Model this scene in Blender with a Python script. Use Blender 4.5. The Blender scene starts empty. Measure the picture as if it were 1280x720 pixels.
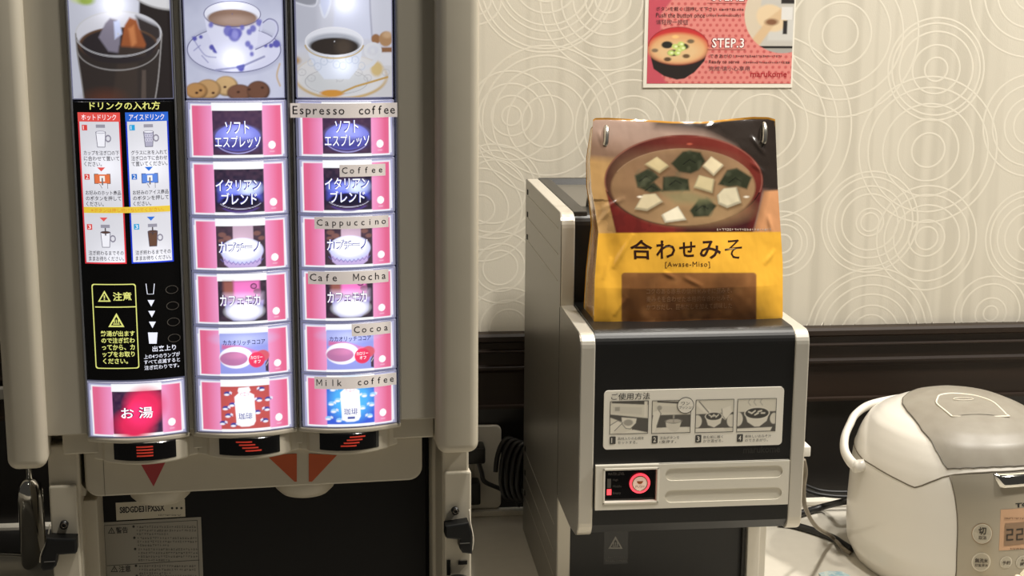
import bpy, bmesh, math, random
import numpy as np
from mathutils import Vector, Matrix

random.seed(7); RNG = np.random.default_rng(11)
SC = bpy.context.scene
COL = SC.collection

# ------------------------------------------------------------------ camera
F_PX, PITCH, ROLL, YAW, CAM_Z = 1810.0, math.radians(11.24), math.radians(.4), math.radians(6.475), 0.66
def _basis():
    cy, sy, cp, sp = math.cos(YAW), math.sin(YAW), math.cos(PITCH), math.sin(PITCH)
    fw = Vector((sy*cp, cy*cp, -sp)); r = Vector((cy, -sy, 0)); u = r.cross(fw)
    c, s = math.cos(ROLL), math.sin(ROLL)
    return c*r + s*u, -s*r + c*u, fw
CR, CU, CF = _basis()
cam_d = bpy.data.cameras.new('camera'); cam = bpy.data.objects.new('camera', cam_d); COL.objects.link(cam)
cam_d.sensor_width = 36; cam_d.lens = F_PX/1280*36; cam_d.clip_start = .02
cam.matrix_world = Matrix(((CR.x, CU.x, -CF.x, 0), (CR.y, CU.y, -CF.y, 0), (CR.z, CU.z, -CF.z, CAM_Z), (0, 0, 0, 1)))
SC.camera = cam

# ------------------------------------------------------------------ light and exposure
SC.view_settings.view_transform = 'Standard'; SC.view_settings.look = 'None'
SC.view_settings.exposure = 0.0; SC.view_settings.gamma = 1.0; SC.view_settings.use_curve_mapping = False
W = bpy.data.worlds.new('room_light'); SC.world = W; W.use_nodes = True
W.node_tree.nodes['Background'].inputs[0].default_value = (1.0, .95, .86, 1)
W.node_tree.nodes['Background'].inputs[1].default_value = 0.06
def area(name, loc, target, size, power, col):
    d = bpy.data.lights.new(name, 'AREA'); d.shape = 'DISK'; d.size = size; d.energy = power; d.color = col
    o = bpy.data.objects.new(name, d); COL.objects.link(o); o.location = loc
    o.rotation_euler = (Vector(target)-Vector(loc)).to_track_quat('-Z', 'Y').to_euler(); return o
area('overhead_lamp', (1.9, 1.02, 2.3), (.8, 1.6, .2), .18, 62, (1.0, .955, .88))
area('overhead_lamp', (.60, .80, 2.4), (.4, 1.55, .2), .18, 36, (1.0, .955, .88))
area('overhead_lamp', (.85, 1.42, 2.35), (.85, 1.45, 0), .16, 17, (1.0, .955, .88))  # added unseen lamp that brightens the rice cooker lid
area('overhead_lamp', (-.62, .30, 2.4), (-.2, 1.25, .4), .18, 1.6, (1.0, .955, .88))

# ------------------------------------------------------------------ colour and materials
def lin(c):
    c = np.asarray(c, float)/255.0
    return np.where(c <= .04045, c/12.92, ((c+.055)/1.055)**2.4)
def L4(c): return tuple(lin(c)) + (1.0,)
MATS = {}
def mat(name, c=(128, 128, 128), rough=.5, metal=0., spec=.5, coat=0., noise=None, bump=None, emit=None, es=0., trans=0., alpha=1., aniso=0.):
    if name in MATS: return MATS[name]
    m = bpy.data.materials.new(name); m.use_nodes = True; nt = m.node_tree; b = nt.nodes['Principled BSDF']
    b.inputs['Base Color'].default_value = L4(c); b.inputs['Roughness'].default_value = rough; b.inputs['Metallic'].default_value = metal
    b.inputs['Specular IOR Level'].default_value = spec; b.inputs['Coat Weight'].default_value = coat; b.inputs['Coat Roughness'].default_value = .12
    b.inputs['Transmission Weight'].default_value = trans; b.inputs['Alpha'].default_value = alpha
    if emit is not None:
        b.inputs['Emission Color'].default_value = L4(emit); b.inputs['Emission Strength'].default_value = es
    if noise or bump:
        tc = nt.nodes.new('ShaderNodeTexCoord')
    if noise:                                   # (scale xyz, amount, second colour)
        sc, amt, c2 = noise
        mp = nt.nodes.new('ShaderNodeMapping'); mp.inputs['Scale'].default_value = sc
        n = nt.nodes.new('ShaderNodeTexNoise'); n.inputs['Scale'].default_value = 1; n.inputs['Detail'].default_value = 4
        nt.links.new(tc.outputs['Object'], mp.inputs[0]); nt.links.new(mp.outputs[0], n.inputs['Vector'])
        rp = nt.nodes.new('ShaderNodeValToRGB'); rp.color_ramp.elements[0].position = .5-amt; rp.color_ramp.elements[1].position = .5+amt
        rp.color_ramp.elements[0].color = L4(c); rp.color_ramp.elements[1].color = L4(c2)
        nt.links.new(n.outputs['Fac'], rp.inputs[0]); nt.links.new(rp.outputs[0], b.inputs['Base Color'])
    if bump:                                    # (scale xyz, strength, distance)
        sc, st, di = bump
        mp = nt.nodes.new('ShaderNodeMapping'); mp.inputs['Scale'].default_value = sc
        n = nt.nodes.new('ShaderNodeTexNoise'); n.inputs['Scale'].default_value = 1; n.inputs['Detail'].default_value = 3
        bp = nt.nodes.new('ShaderNodeBump'); bp.inputs['Strength'].default_value = st; bp.inputs['Distance'].default_value = di
        nt.links.new(tc.outputs['Object'], mp.inputs[0]); nt.links.new(mp.outputs[0], n.inputs['Vector'])
        nt.links.new(n.outputs['Fac'], bp.inputs['Height']); nt.links.new(bp.outputs[0], b.inputs['Normal'])
    MATS[name] = m; return m
def print_mat(name, rough=.5, coat=0., bump=None, spec=.5):          # ink colours from the mesh
    m = mat(name, rough=rough, coat=coat, bump=bump, spec=spec); nt = m.node_tree
    a = nt.nodes.new('ShaderNodeAttribute'); a.attribute_name = 'Col'
    nt.links.new(a.outputs['Color'], nt.nodes['Principled BSDF'].inputs['Base Color']); return m
def backlit_mat(name, strength, leds=(), tint=(245, 248, 255)):
    """film in front of LEDs: even light box level plus the inverse-square falloff of each LED (x, z, depth behind film, gain)"""
    m = bpy.data.materials.new(name); m.use_nodes = True; nt = m.node_tree; b = nt.nodes['Principled BSDF']
    m.cycles.emission_sampling = 'NONE' if leds is None else 'AUTO'
    a = nt.nodes.new('ShaderNodeAttribute'); a.attribute_name = 'Col'
    dk = nt.nodes.new('ShaderNodeMixRGB'); dk.inputs[0].default_value = .75; dk.inputs[2].default_value = (0.02, .02, .02, 1)
    nt.links.new(a.outputs['Color'], dk.inputs[1]); nt.links.new(dk.outputs[0], b.inputs['Base Color'])
    nt.links.new(a.outputs['Color'], b.inputs['Emission Color']); b.inputs['Roughness'].default_value = .3
    tc = nt.nodes.new('ShaderNodeTexCoord'); sx = nt.nodes.new('ShaderNodeSeparateXYZ'); nt.links.new(tc.outputs['Object'], sx.inputs[0])
    def M(op, i, j=None):
        n = nt.nodes.new('ShaderNodeMath'); n.operation = op
        for k, v in enumerate((i, j)):
            if v is None: continue
            if isinstance(v, (int, float)): n.inputs[k].default_value = v
            else: nt.links.new(v, n.inputs[k])
        return n.outputs[0]
    tot = None
    for (lx, lz, h, g) in leds or ():
        dx = M('SUBTRACT', sx.outputs[0], lx); dz = M('SUBTRACT', sx.outputs[2], lz)
        d2 = M('ADD', M('MULTIPLY', dx, dx), M('MULTIPLY', dz, dz))
        q = M('ADD', M('DIVIDE', d2, h*h), 1.0)
        e = M('DIVIDE', g, M('MULTIPLY', q, q))
        tot = e if tot is None else M('ADD', tot, e)
    if tot is None: b.inputs['Emission Strength'].default_value = strength
    else: nt.links.new(M('ADD', tot, strength), b.inputs['Emission Strength'])
    MATS[name] = m; return m

# ------------------------------------------------------------------ mesh builder
class MB:
    def __init__(s): s.v = []; s.f = []; s.fm = []; s.fs = []; s.c = {}; s.m = []; s.n = 0
    def mi(s, m):
        if m not in s.m: s.m.append(m)
        return s.m.index(m)
    def add(s, V, Fs, m, smooth=False, cols=None):
        k = s.mi(m); n0 = s.n; V = [tuple(map(float, p)) for p in V]
        s.v += V; s.n += len(V)
        s.f += [tuple(i+n0 for i in f) for f in Fs]; s.fm += [k]*len(Fs); s.fs += [smooth]*len(Fs)
        if cols is not None:
            cols = np.asarray(cols, float)
            s.c[n0] = np.broadcast_to(cols, (len(V), 3)) if cols.ndim == 1 else cols
        return s
    def bm(s, bm, m, smooth=False):
        bm.verts.index_update()
        s.add([v.co[:] for v in bm.verts], [[v.index for v in f.verts] for f in bm.faces], m, smooth); bm.free(); return s
    def box(s, x0, x1, y0, y1, z0, z1, m, bev=0., seg=2):
        bm = bmesh.new(); bmesh.ops.create_cube(bm, size=1)
        for v in bm.verts: v.co = Vector(((x0+x1)/2+v.co.x*(x1-x0), (y0+y1)/2+v.co.y*(y1-y0), (z0+z1)/2+v.co.z*(z1-z0)))
        if bev: bmesh.ops.bevel(bm, geom=bm.edges[:], offset=bev, segments=seg, affect='EDGES', profile=.5)
        return s.bm(bm, m, bev > 0 and seg > 2)
    def prism(s, pts, axis, a0, a1, m, bev=0., seg=2, smooth=False):
        """outline extruded along an axis: 'x' pts are (y,z), 'y' pts are (x,z), 'z' pts are (x,y)"""
        def P(p, a): return {'x': (a, p[0], p[1]), 'y': (p[0], a, p[1]), 'z': (p[0], p[1], a)}[axis]
        bm = bmesh.new(); A = [bm.verts.new(P(p, a0)) for p in pts]; B = [bm.verts.new(P(p, a1)) for p in pts]
        n = len(pts); fa = bm.faces.new(A); fb = bm.faces.new(B[::-1])
        for i in range(n): bm.faces.new((A[i], B[i], B[(i+1) % n], A[(i+1) % n]))
        bmesh.ops.recalc_face_normals(bm, faces=bm.faces[:])
        if bev:
            es = list(set(fa.edges[:]+fb.edges[:]))
            bmesh.ops.bevel(bm, geom=es, offset=bev, segments=seg, affect='EDGES', profile=.5)
        return s.bm(bm, m, smooth)
    def lathe(s, prof, c, m, n=32, smooth=True):
        """profile of (r, z) turned about the vertical through c"""
        V = []; Fs = []
        for r, z in prof:
            for i in range(n):
                t = 2*math.pi*i/n; V.append((c[0]+r*math.cos(t), c[1]+r*math.sin(t), c[2]+z))
        for k in range(len(prof)-1):
            for i in range(n):
                j = (i+1) % n; Fs.append((k*n+i, k*n+j, (k+1)*n+j, (k+1)*n+i))
        Fs.append(tuple(range(n))[::-1]); Fs.append(tuple((len(prof)-1)*n+i for i in range(n)))
        return s.add(V, Fs, m, smooth)
    def cyl(s, p, q, r, m, n=20, smooth=True): return s.tube([p, q], r, m, n, smooth=smooth)
    def tube(s, pts, r, m, n=8, smooth=True, spline=0, flat=1.):
        P = [Vector(p) for p in pts]
        if spline:
            Q = []
            for i in range(len(P)-1):
                a, b, c, d = P[max(i-1, 0)], P[i], P[i+1], P[min(i+2, len(P)-1)]
                for k in range(spline):
                    t = k/spline
                    Q.append(.5*((2*b)+(c-a)*t+(2*a-5*b+4*c-d)*t*t+(3*b-a-3*c+d)*t**3))
            P = Q+[P[-1]]
        V = []; Fs = []; up = None
        for i, p in enumerate(P):
            t = (P[min(i+1, len(P)-1)]-P[max(i-1, 0)]).normalized()
            if up is None: up = Vector((0, 0, 1)) if abs(t.z) < .9 else Vector((0, 1, 0))
            a = (up-t*up.dot(t)).normalized(); up = a; b = t.cross(a)
            rr = r[i] if isinstance(r, (list, tuple)) else r
            for k in range(n):
                th = 2*math.pi*k/n; V.append(p+a*math.cos(th)*rr*flat+b*math.sin(th)*rr)
        for i in range(len(P)-1):
            for k in range(n):
                j = (k+1) % n; Fs.append((i*n+k, i*n+j, (i+1)*n+j, (i+1)*n+k))
        Fs.append(tuple(range(n))[::-1]); Fs.append(tuple((len(P)-1)*n+k for k in range(n)))
        return s.add(V, Fs, m, smooth)
    def grid(s, V, nu, nw, m, cols=None, smooth=True, flip=False):
        Fs = []
        for j in range(nw-1):
            for i in range(nu-1):
                a = j*nu+i; q = (a, a+1, a+nu+1, a+nu); Fs.append(q[::-1] if flip else q)
        return s.add(V, Fs, m, smooth, cols)
    def build(s, name, parent=None, loc=(0, 0, 0)):
        me = bpy.data.meshes.new(name); me.from_pydata(s.v, [], s.f)
        for m in s.m: me.materials.append(m)
        me.polygons.foreach_set('material_index', s.fm); me.polygons.foreach_set('use_smooth', s.fs)
        if s.c:
            C = np.ones((s.n, 4)); C[:, :3] = .2
            for k, a in s.c.items(): C[k:k+len(a), :3] = a
            at = me.color_attributes.new('Col', 'FLOAT_COLOR', 'POINT'); at.data.foreach_set('color', C.ravel())
        me.update()
        o = bpy.data.objects.new(name, me); COL.objects.link(o); o.location = loc
        if parent is not None: o.parent = parent
        return o
def thing(name, label, cat, loc=(0, 0, 0), yaw=0., group=None):
    o = bpy.data.objects.new(name, None); COL.objects.link(o); o.location = loc; o.rotation_euler = (0, 0, yaw); o.empty_display_size = .05
    return tag(o, label, cat, group)
def tag(o, label, cat, group=None):
    o['label'] = label; o['category'] = cat
    if group: o['group'] = group
    return o
def structure(o, label=None):
    o['kind'] = 'structure'
    if label: o['label'] = label
    return o

# ------------------------------------------------------------------ measuring: where a line of sight meets a plane of an object
class Frame:
    def __init__(s, loc, yaw=0.):
        s.o = Vector(loc); s.c, s.s = math.cos(yaw), math.sin(yaw)
    def ray(s, x, y):
        d = CR*((x-640)/F_PX)-CU*((y-360)/F_PX)+CF; C = Vector((0, 0, CAM_Z))-s.o
        R = lambda v: Vector((v.x*s.c+v.y*s.s, -v.x*s.s+v.y*s.c, v.z))
        return R(C), R(d)
    def at(s, x, y, yl):                       # on the plane local y = yl (yl may be a function of x, z)
        C, d = s.ray(x, y); q = yl(0, .3) if callable(yl) else yl
        for _ in range(8 if callable(yl) else 1):
            p = C+d*((q-C.y)/d.y)
            if callable(yl): q = yl(p.x, p.z)
        return p.x, p.z
    def top(s, x, y, zf):                      # on a height field z = zf(x, y)
        C, d = s.ray(x, y)
        if not callable(zf): return C+d*((zf-C.z)/d.z)
        t0, t1 = (.30-C.z)/d.z, None; best = None     # march along the sight line to the first crossing
        for k in range(1200):
            t = t0+k*.0006; p = C+d*t; g = p.z-zf(p.x, p.y)
            if best is None or g < best[0]: best = (g, p)
            if g < 0: return p
        return best[1]
    def march(s, x, y, inside):                # first point of a sight line inside a solid
        C, d = s.ray(x, y); t0 = (.30-C.z)/d.z; h = .002
        for k in range(500):
            if inside(C+d*(t0+k*h)):
                a, b = t0+(k-1)*h, t0+k*h
                for _ in range(9):
                    m = (a+b)/2
                    if inside(C+d*m): b = m
                    else: a = m
                return C+d*b
        return None

# ------------------------------------------------------------------ lettering
_TX = {}
def text_mesh(body, bold=0., space=1., line=1., align='LEFT', res=2):
    k = (body, bold, space, line, align)
    if k in _TX: return _TX[k]
    cu = bpy.data.curves.new('t', 'FONT'); cu.body = body; cu.offset = bold; cu.space_character = space; cu.space_line = line
    cu.resolution_u = res; cu.align_x = align; cu.fill_mode = 'FRONT'
    o = bpy.data.objects.new('t', cu); COL.objects.link(o)
    me = bpy.data.meshes.new_from_object(o.evaluated_get(bpy.context.evaluated_depsgraph_get()))
    V = np.array([v.co[:2] for v in me.vertices]).reshape(-1, 2); Fs = [tuple(p.vertices) for p in me.polygons]
    bpy.data.objects.remove(o); bpy.data.curves.remove(cu); bpy.data.meshes.remove(me)
    _TX[k] = (V, Fs); return V, Fs
STEP = .00014
class Print:
    """flat ink shapes on a surface S(u, w) -> local y ; px(x, y) -> (u, w) measured on that surface"""
    def __init__(s, mb, px, S, m): s.mb, s.px, s.m = mb, px, m; s.curved = callable(S); s.S = S if callable(S) else (lambda u, w, S=S: S)
    def put(s, uw, Fs, col, L, cols=None):
        V = [(u, s.S(u, w)-L*STEP, w) for u, w in uw]
        s.mb.add(V, Fs, s.m, False, lin(col) if cols is None else cols)
    def span(s, x0, y0, x1, y1):
        if s.px is None: return x0, x1, y1, y0
        xc, yc = (x0+x1)/2, (y0+y1)/2
        return s.px(x0, yc)[0], s.px(x1, yc)[0], s.px(xc, y1)[1], s.px(xc, y0)[1]
    def rect(s, x0, y0, x1, y1, col, L=1, r=0., n=1):
        u0, u1, w0, w1 = s.span(x0, y0, x1, y1)
        if r:
            rr = min(r, (u1-u0)/2, (w1-w0)/2); pts = rrect(u0, u1, w0, w1, rr); s.put(pts, [tuple(range(len(pts)))], col, L)
        else:
            uw = [(u0+(u1-u0)*i/n, w) for w in (w0, w1) for i in range(n+1)]
            s.put(uw, [(i, i+1, n+2+i, n+1+i) for i in range(n)], col, L)
    def frame(s, x0, y0, x1, y1, t, col, L=1, r=0.):
        u0, u1, w0, w1 = s.span(x0, y0, x1, y1)
        if r and s.curved:
            R_ = rrect(u0, u1, w0, w1, r); O_ = []; k_ = len(R_)
            for i in range(k_):
                a, b = R_[i], R_[(i+1) % k_]; m_ = max(1, int(math.hypot(b[0]-a[0], b[1]-a[1])/.003)); O_ += [(a[0]+(b[0]-a[0])*q/m_, a[1]+(b[1]-a[1])*q/m_) for q in range(m_)]
            cu_, cw_ = (u0+u1)/2, (w0+w1)/2; fx, fy = 1-2*t/(u1-u0), 1-2*t/(w1-w0); I_ = [(cu_+(p[0]-cu_)*fx, cw_+(p[1]-cw_)*fy) for p in O_]; n = len(O_)
            return s.put(O_+I_, [(i, (i+1) % n, n+(i+1) % n, n+i) for i in range(n)], col, L)
        A = rrect(u0, u1, w0, w1, r) if r else [(u0, w0), (u1, w0), (u1, w1), (u0, w1)]
        B = rrect(u0+t, u1-t, w0+t, w1-t, max(r-t, 1e-5)) if r else [(u0+t, w0+t), (u1-t, w0+t), (u1-t, w1-t), (u0+t, w1-t)]
        n = len(A); s.put(A+B, [(i, (i+1) % n, n+(i+1) % n, n+i) for i in range(n)], col, L)
    def poly(s, pts, col, L=1):
        uw = [s.px(*p) if s.px else p for p in pts]; s.put(uw, [tuple(range(len(uw)))], col, L)
    def ell(s, x, y, rx, ry, col, L=1, n=28, hole=0.):
        u0, u1, w0, w1 = s.span(x-rx, y-ry, x+rx, y+ry); cu, cw, a, b = (u0+u1)/2, (w0+w1)/2, (u1-u0)/2, (w1-w0)/2
        T = [2*math.pi*i/n for i in range(n)]; A = [(cu+a*math.cos(t), cw+b*math.sin(t)) for t in T]
        if hole:
            B = [(cu+a*hole*math.cos(t), cw+b*hole*math.sin(t)) for t in T]
            s.put(A+B, [(i, (i+1) % n, n+(i+1) % n, n+i) for i in range(n)], col, L)
        else: s.put(A, [tuple(range(n))], col, L)
    def line(s, pts, t, col, L=1):
        uw = [s.px(*p) if s.px else p for p in pts]; V = []; n = len(uw)
        for i, p in enumerate(uw):
            a, b = uw[max(i-1, 0)], uw[min(i+1, n-1)]; dx, dy = b[0]-a[0], b[1]-a[1]; q = math.hypot(dx, dy) or 1
            V += [(p[0]-dy/q*t/2, p[1]+dx/q*t/2), (p[0]+dy/q*t/2, p[1]-dx/q*t/2)]
        s.put(V, [(2*i, 2*i+1, 2*i+3, 2*i+2) for i in range(n-1)], col, L)
    def line_uw(s, pts, t, col, L=1):
        px, s.px = s.px, None
        s.line(pts, t, col, L); s.px = px
    def text(s, body, x0, y0, x1, y1, col, L=2, bold=0., space=1., line=1., align='LEFT', keep=False, slant=0.):
        V, Fs = text_mesh(body, bold, space, line, align)
        if len(V) == 0: return
        u0, u1, w0, w1 = s.span(x0, y0, x1, y1); a, b = V.min(0), V.max(0)
        sx, sy = (u1-u0)/max(b[0]-a[0], 1e-6), (w1-w0)/max(b[1]-a[1], 1e-6)
        if keep: sx = sy
        s.put([(u0+(p[0]-a[0])*sx+slant*(p[1]-a[1])*sy, w0+(p[1]-a[1])*sy) for p in V], Fs, col, L)
    def mono(s, body, x0, y0, x1, y1, col, L=2, bold=0.):
        """fixed-pitch lettering"""
        u0, u1, w0, w1 = s.span(x0, y0, x1, y1); cell = (u1-u0)/len(body)
        k = (w1-w0)/.72; fit = cell*.92
        for i, ch in enumerate(body):
            if ch == ' ': continue
            if ch == 'M':
                x, q, h_ = u0+cell*(i+.5), cell*.36, .69*k; t_ = k*.075
                for seg in ([(x-q, w0), (x-q, w0+h_)], [(x+q, w0), (x+q, w0+h_)], [(x-q, w0+h_), (x, w0+h_*.25)], [(x+q, w0+h_), (x, w0+h_*.25)]): s.line_uw(seg, t_, col, L)
                continue
            V, Fs = text_mesh(ch, bold); a, b = V.min(0), V.max(0); g = min(k, fit/(b[0]-a[0])) if b[0]-a[0] > .12 else k*.9
            s.put([(u0+cell*(i+.5)+(p[0]-(a[0]+b[0])/2)*g, w0+p[1]*k) for p in V], Fs, col, L)
    def lines(s, x0, y0, x1, y1, n, col, L=2, fill=.55, last=1.):
        """rows of print too fine to read: short marks"""
        h = (y1-y0)/n; q = h*.62
        for j in range(n):
            x = x0; xe = x1 if j < n-1 else x0+(x1-x0)*last; y = y0+h*(j+.2)
            while x < xe-q*.5:
                w = q*random.uniform(.55, .95); k = random.random()
                d_ = random.random()*.6; s.rect(x, y+q*d_, x+w, y+q*(d_+.24), col, L); e_ = random.random()*.7; s.rect(x+w*e_, y+q*.1*k, x+w*(e_+.26), y+q*(.6+.4*k), col, L)
                if k < fill: s.rect(x, y+q*.72, x+w, y+q, col, L)
                x += q*1.12
def arc(cx, cy, r, a0, a1, n=6):
    return [(cx+r*math.cos(math.radians(a0+(a1-a0)*i/n)), cy+r*math.sin(math.radians(a0+(a1-a0)*i/n))) for i in range(n+1)]
def rrect(x0, x1, y0, y1, r, n=6):
    return arc(x1-r, y1-r, r, 0, 90, n)+arc(x0+r, y1-r, r, 90, 180, n)+arc(x0+r, y0+r, r, 180, 270, n)+arc(x1-r, y0+r, r, 270, 360, n)

# ------------------------------------------------------------------ printed pictures: colour fields laid on a fine grid
def sm(n0, n1, seed=0):
    return np.random.default_rng(seed).random((n0, n1))
def vnoise(X, Y, sc, seed=0):
    g = sm(64, 64, seed); x, y = X/sc % 63, Y/sc % 63; i, j = x.astype(int), y.astype(int); a, b = x-i, y-j
    a = a*a*(3-2*a); b = b*b*(3-2*b); i1, j1 = (i+1) % 64, (j+1) % 64
    return (g[j, i]*(1-a)+g[j, i1]*a)*(1-b)+(g[j1, i]*(1-a)+g[j1, i1]*a)*b
class Art:
    def __init__(s, X, Y, bg): s.X, s.Y = X, Y; s.C = np.zeros(X.shape+(3,)); s.C[:] = lin(bg)
    def mix(s, a, col):
        col = lin(col) if not isinstance(col, np.ndarray) else col
        s.C = s.C*(1-a[..., None])+col*a[..., None]
    def ell(s, cx, cy, rx, ry, col, soft=1., rot=0., al=1.):
        c, n = math.cos(rot), math.sin(rot); dx, dy = s.X-cx, s.Y-cy; p, q = dx*c+dy*n, -dx*n+dy*c
        d = (np.sqrt((p/rx)**2+(q/ry)**2)-1)*min(rx, ry); s.mix(np.clip(.5-d/soft, 0, 1)*al, col)
    def ring(s, cx, cy, rx, ry, w, col, soft=1., al=1., y0=-1e9, y1=1e9):
        d = np.abs(np.sqrt(((s.X-cx)/rx)**2+((s.Y-cy)/ry)**2)-1)*np.hypot((s.X-cx), (s.Y-cy))
        s.mix(np.clip(.5-(d-w/2)/soft, 0, 1)*al*((s.Y >= y0) & (s.Y <= y1)), col)
    def sd(s, pts):
        d = np.full(s.X.shape, 1e9); ins = np.zeros(s.X.shape, bool); n = len(pts)
        for i in range(n):
            (ax, ay), (bx, by) = pts[i], pts[(i+1) % n]; ex, ey = bx-ax, by-ay; L = ex*ex+ey*ey or 1e-9
            t = np.clip(((s.X-ax)*ex+(s.Y-ay)*ey)/L, 0, 1); d = np.minimum(d, np.hypot(s.X-ax-t*ex, s.Y-ay-t*ey))
            cr = (ay > s.Y) != (by > s.Y); ins ^= cr & (s.X < ex*(s.Y-ay)/((by-ay) or 1e-9)+ax)
        return np.where(ins, -d, d)
    def poly(s, pts, col, soft=1., al=1.): s.mix(np.clip(.5-s.sd(pts)/soft, 0, 1)*al, col)
    def rect(s, x0, y0, x1, y1, col, soft=1., al=1.): s.poly([(x0, y0), (x1, y0), (x1, y1), (x0, y1)], col, soft, al)
    def curve(s, pts, w, col, soft=1., al=1.):
        P = []
        for i in range(len(pts)-1):
            a, b, c, e = [np.array(pts[max(0, min(len(pts)-1, i+k))], float) for k in (-1, 0, 1, 2)]
            for t in (0, .25, .5, .75): P.append(tuple(.5*(2*b+(c-a)*t+(2*a-5*b+4*c-e)*t*t+(3*b-a-3*c+e)*t**3)))
        s.line(P+[pts[-1]], w, col, soft, al)
    def line(s, pts, w, col, soft=1., al=1.):
        d = np.full(s.X.shape, 1e9)
        for (ax, ay), (bx, by) in zip(pts, pts[1:]):
            ex, ey = bx-ax, by-ay; t = np.clip(((s.X-ax)*ex+(s.Y-ay)*ey)/(ex*ex+ey*ey or 1e-9), 0, 1)
            d = np.minimum(d, np.hypot(s.X-ax-t*ex, s.Y-ay-t*ey))
        s.mix(np.clip(.5-(d-w/2)/soft, 0, 1)*al, col)
    def shade(s, g): s.C *= g[..., None]
    @property
    def cols(s): return s.C.reshape(-1, 3)

# ------------------------------------------------------------------ shared materials
BEIGE = mat('beige_plastic', (188, 180, 162), .45, noise=((30, 30, 30), .3, (182, 174, 156)))
BEIGE_D = mat('grey_beige_plastic', (178, 171, 155), .5)
BLACK = mat('black_plastic', (20, 19, 18), .38, bump=((900, 900, 900), .06, .0004))
BLACK_G = mat('black_gloss', (14, 13, 13), .12)
DARK = mat('dark_cavity', (13, 12, 11), .6, spec=.25)
CHROME = mat('chrome', (205, 202, 195), .07, 1.)
CHROME_D = mat('dark_chrome', (190, 187, 180), .06, 1.)
STEEL = mat('brushed_steel', (190, 186, 178), .3, 1., bump=((40, 900, 900), .05, .0003))
SILVER = mat('silver_paint', (206, 200, 187), .34, .35)
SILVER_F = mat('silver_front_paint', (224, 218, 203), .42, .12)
SILVER_SHADE = mat('silver_side_shade', (130, 126, 118), .30, .6)  # same silver, darkened: shade of the side turned from the light
WHITE = mat('white_plastic', (220, 215, 205), .3, coat=.25)
INK = print_mat('printed_ink', .45)
INK_G = print_mat('glossy_print', .3, coat=.3)
RUBBER = mat('black_cable', (20, 19, 18), .45)

# ------------------------------------------------------------------ wall, wainscot, counter
WY = 1.805
def wall_paper():
    m = mat('embossed_wallpaper', (214, 206, 186), .75, spec=.2); nt = m.node_tree; b = nt.nodes['Principled BSDF']
    tc = nt.nodes.new('ShaderNodeTexCoord'); mp = nt.nodes.new('ShaderNodeMapping'); mp.inputs['Scale'].default_value = (52, 1, .25)
    n = nt.nodes.new('ShaderNodeTexNoise'); n.inputs['Scale'].default_value = 1; n.inputs['Detail'].default_value = 1
    mp2 = nt.nodes.new('ShaderNodeMapping'); mp2.inputs['Scale'].default_value = (900, 900, 500)
    n2 = nt.nodes.new('ShaderNodeTexNoise'); n2.inputs['Scale'].default_value = 1
    rp = nt.nodes.new('ShaderNodeValToRGB'); e = rp.color_ramp.elements
    e[0].position = .43; e[0].color = L4((198, 191, 175)); e[1].position = .56; e[1].color = L4((209, 202, 186))
    bp = nt.nodes.new('ShaderNodeBump'); bp.inputs['Strength'].default_value = .12; bp.inputs['Distance'].default_value = .0006
    for a, c in ((tc.outputs['Object'], mp.inputs[0]), (mp.outputs[0], n.inputs['Vector']), (n.outputs['Fac'], rp.inputs[0]), (rp.outputs[0], b.inputs['Base Color']),
                 (tc.outputs['Object'], mp2.inputs[0]), (mp2.outputs[0], n2.inputs['Vector']), (n2.outputs['Fac'], bp.inputs['Height']), (bp.outputs[0], b.inputs['Normal'])):
        nt.links.new(a, c)
    return m
RING = mat('wallpaper_relief', (219, 212, 196), .75, spec=.25)
FW = Frame((0, 0, 0))
w = MB(); w.box(-1.6, 2.0, WY, WY+.1, -.9, 2.6, wall_paper())
rings = [(1050, 43, (23, 40, 65, 82, 103)), (1170, 87, (15, 31, 48, 58, 64)), (1160, 188, (22, 40, 60, 80, 93)), (1290, 157, (25, 37, 53, 66)),
         (953, 160, (42, 58, 82, 98, 117)), (1290, -10, (23, 45, 62, 82)), (1087, 278, (12, 18, 37, 47, 58, 65)), (1158, 298, (15, 24, 44, 57, 68)),
         (1238, 392, (10, 21, 40, 50)), (1288, 297, (18, 35, 45, 55, 62)), (1087, 417, (25, 38, 53, 65, 77, 86)), (978, 305, (12, 25, 32, 42)),
         (639, 145, (12, 25, 40, 55)), (684, 152, (32, 50, 68, 81, 92)), (683, -25, (26, 40, 55, 62, 72, 82, 87)), (760, 0, (16, 28, 43, 58, 71, 85)), (595, 0, (18, 30)),
         (600, 262, (18, 35, 52, 66)), (625, 335, (22, 31, 46)), (617, 240, (40, 52, 60)), (635, 410, (24, 36, 52)), (790, 160, (24, 40, 60, 72)),
         (1210, 470, (40, 55, 70)), (900, 330, (30, 50, 72)), (1370, 60, (25, 45, 70)), (1360, 250, (30, 50)), (870, -60, (30, 50, 70)), (1180, -90, (40, 60, 80)),
         (500, 120, (40, 60, 80)), (760, 300, (30, 50, 70))]
rg = random.Random(3); far = []                          # the pattern goes on over the rest of the wall
for k in range(90):
    x, z = rg.uniform(-1.4, 1.9), rg.uniform(.30, 1.5)
    if (.12 < x < 1.02 and z < .68) or x < -.35 and z < .5: continue
    far.append((x, z, sorted(rg.uniform(12, 90) for _ in range(rg.randint(3, 6)))))
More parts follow.
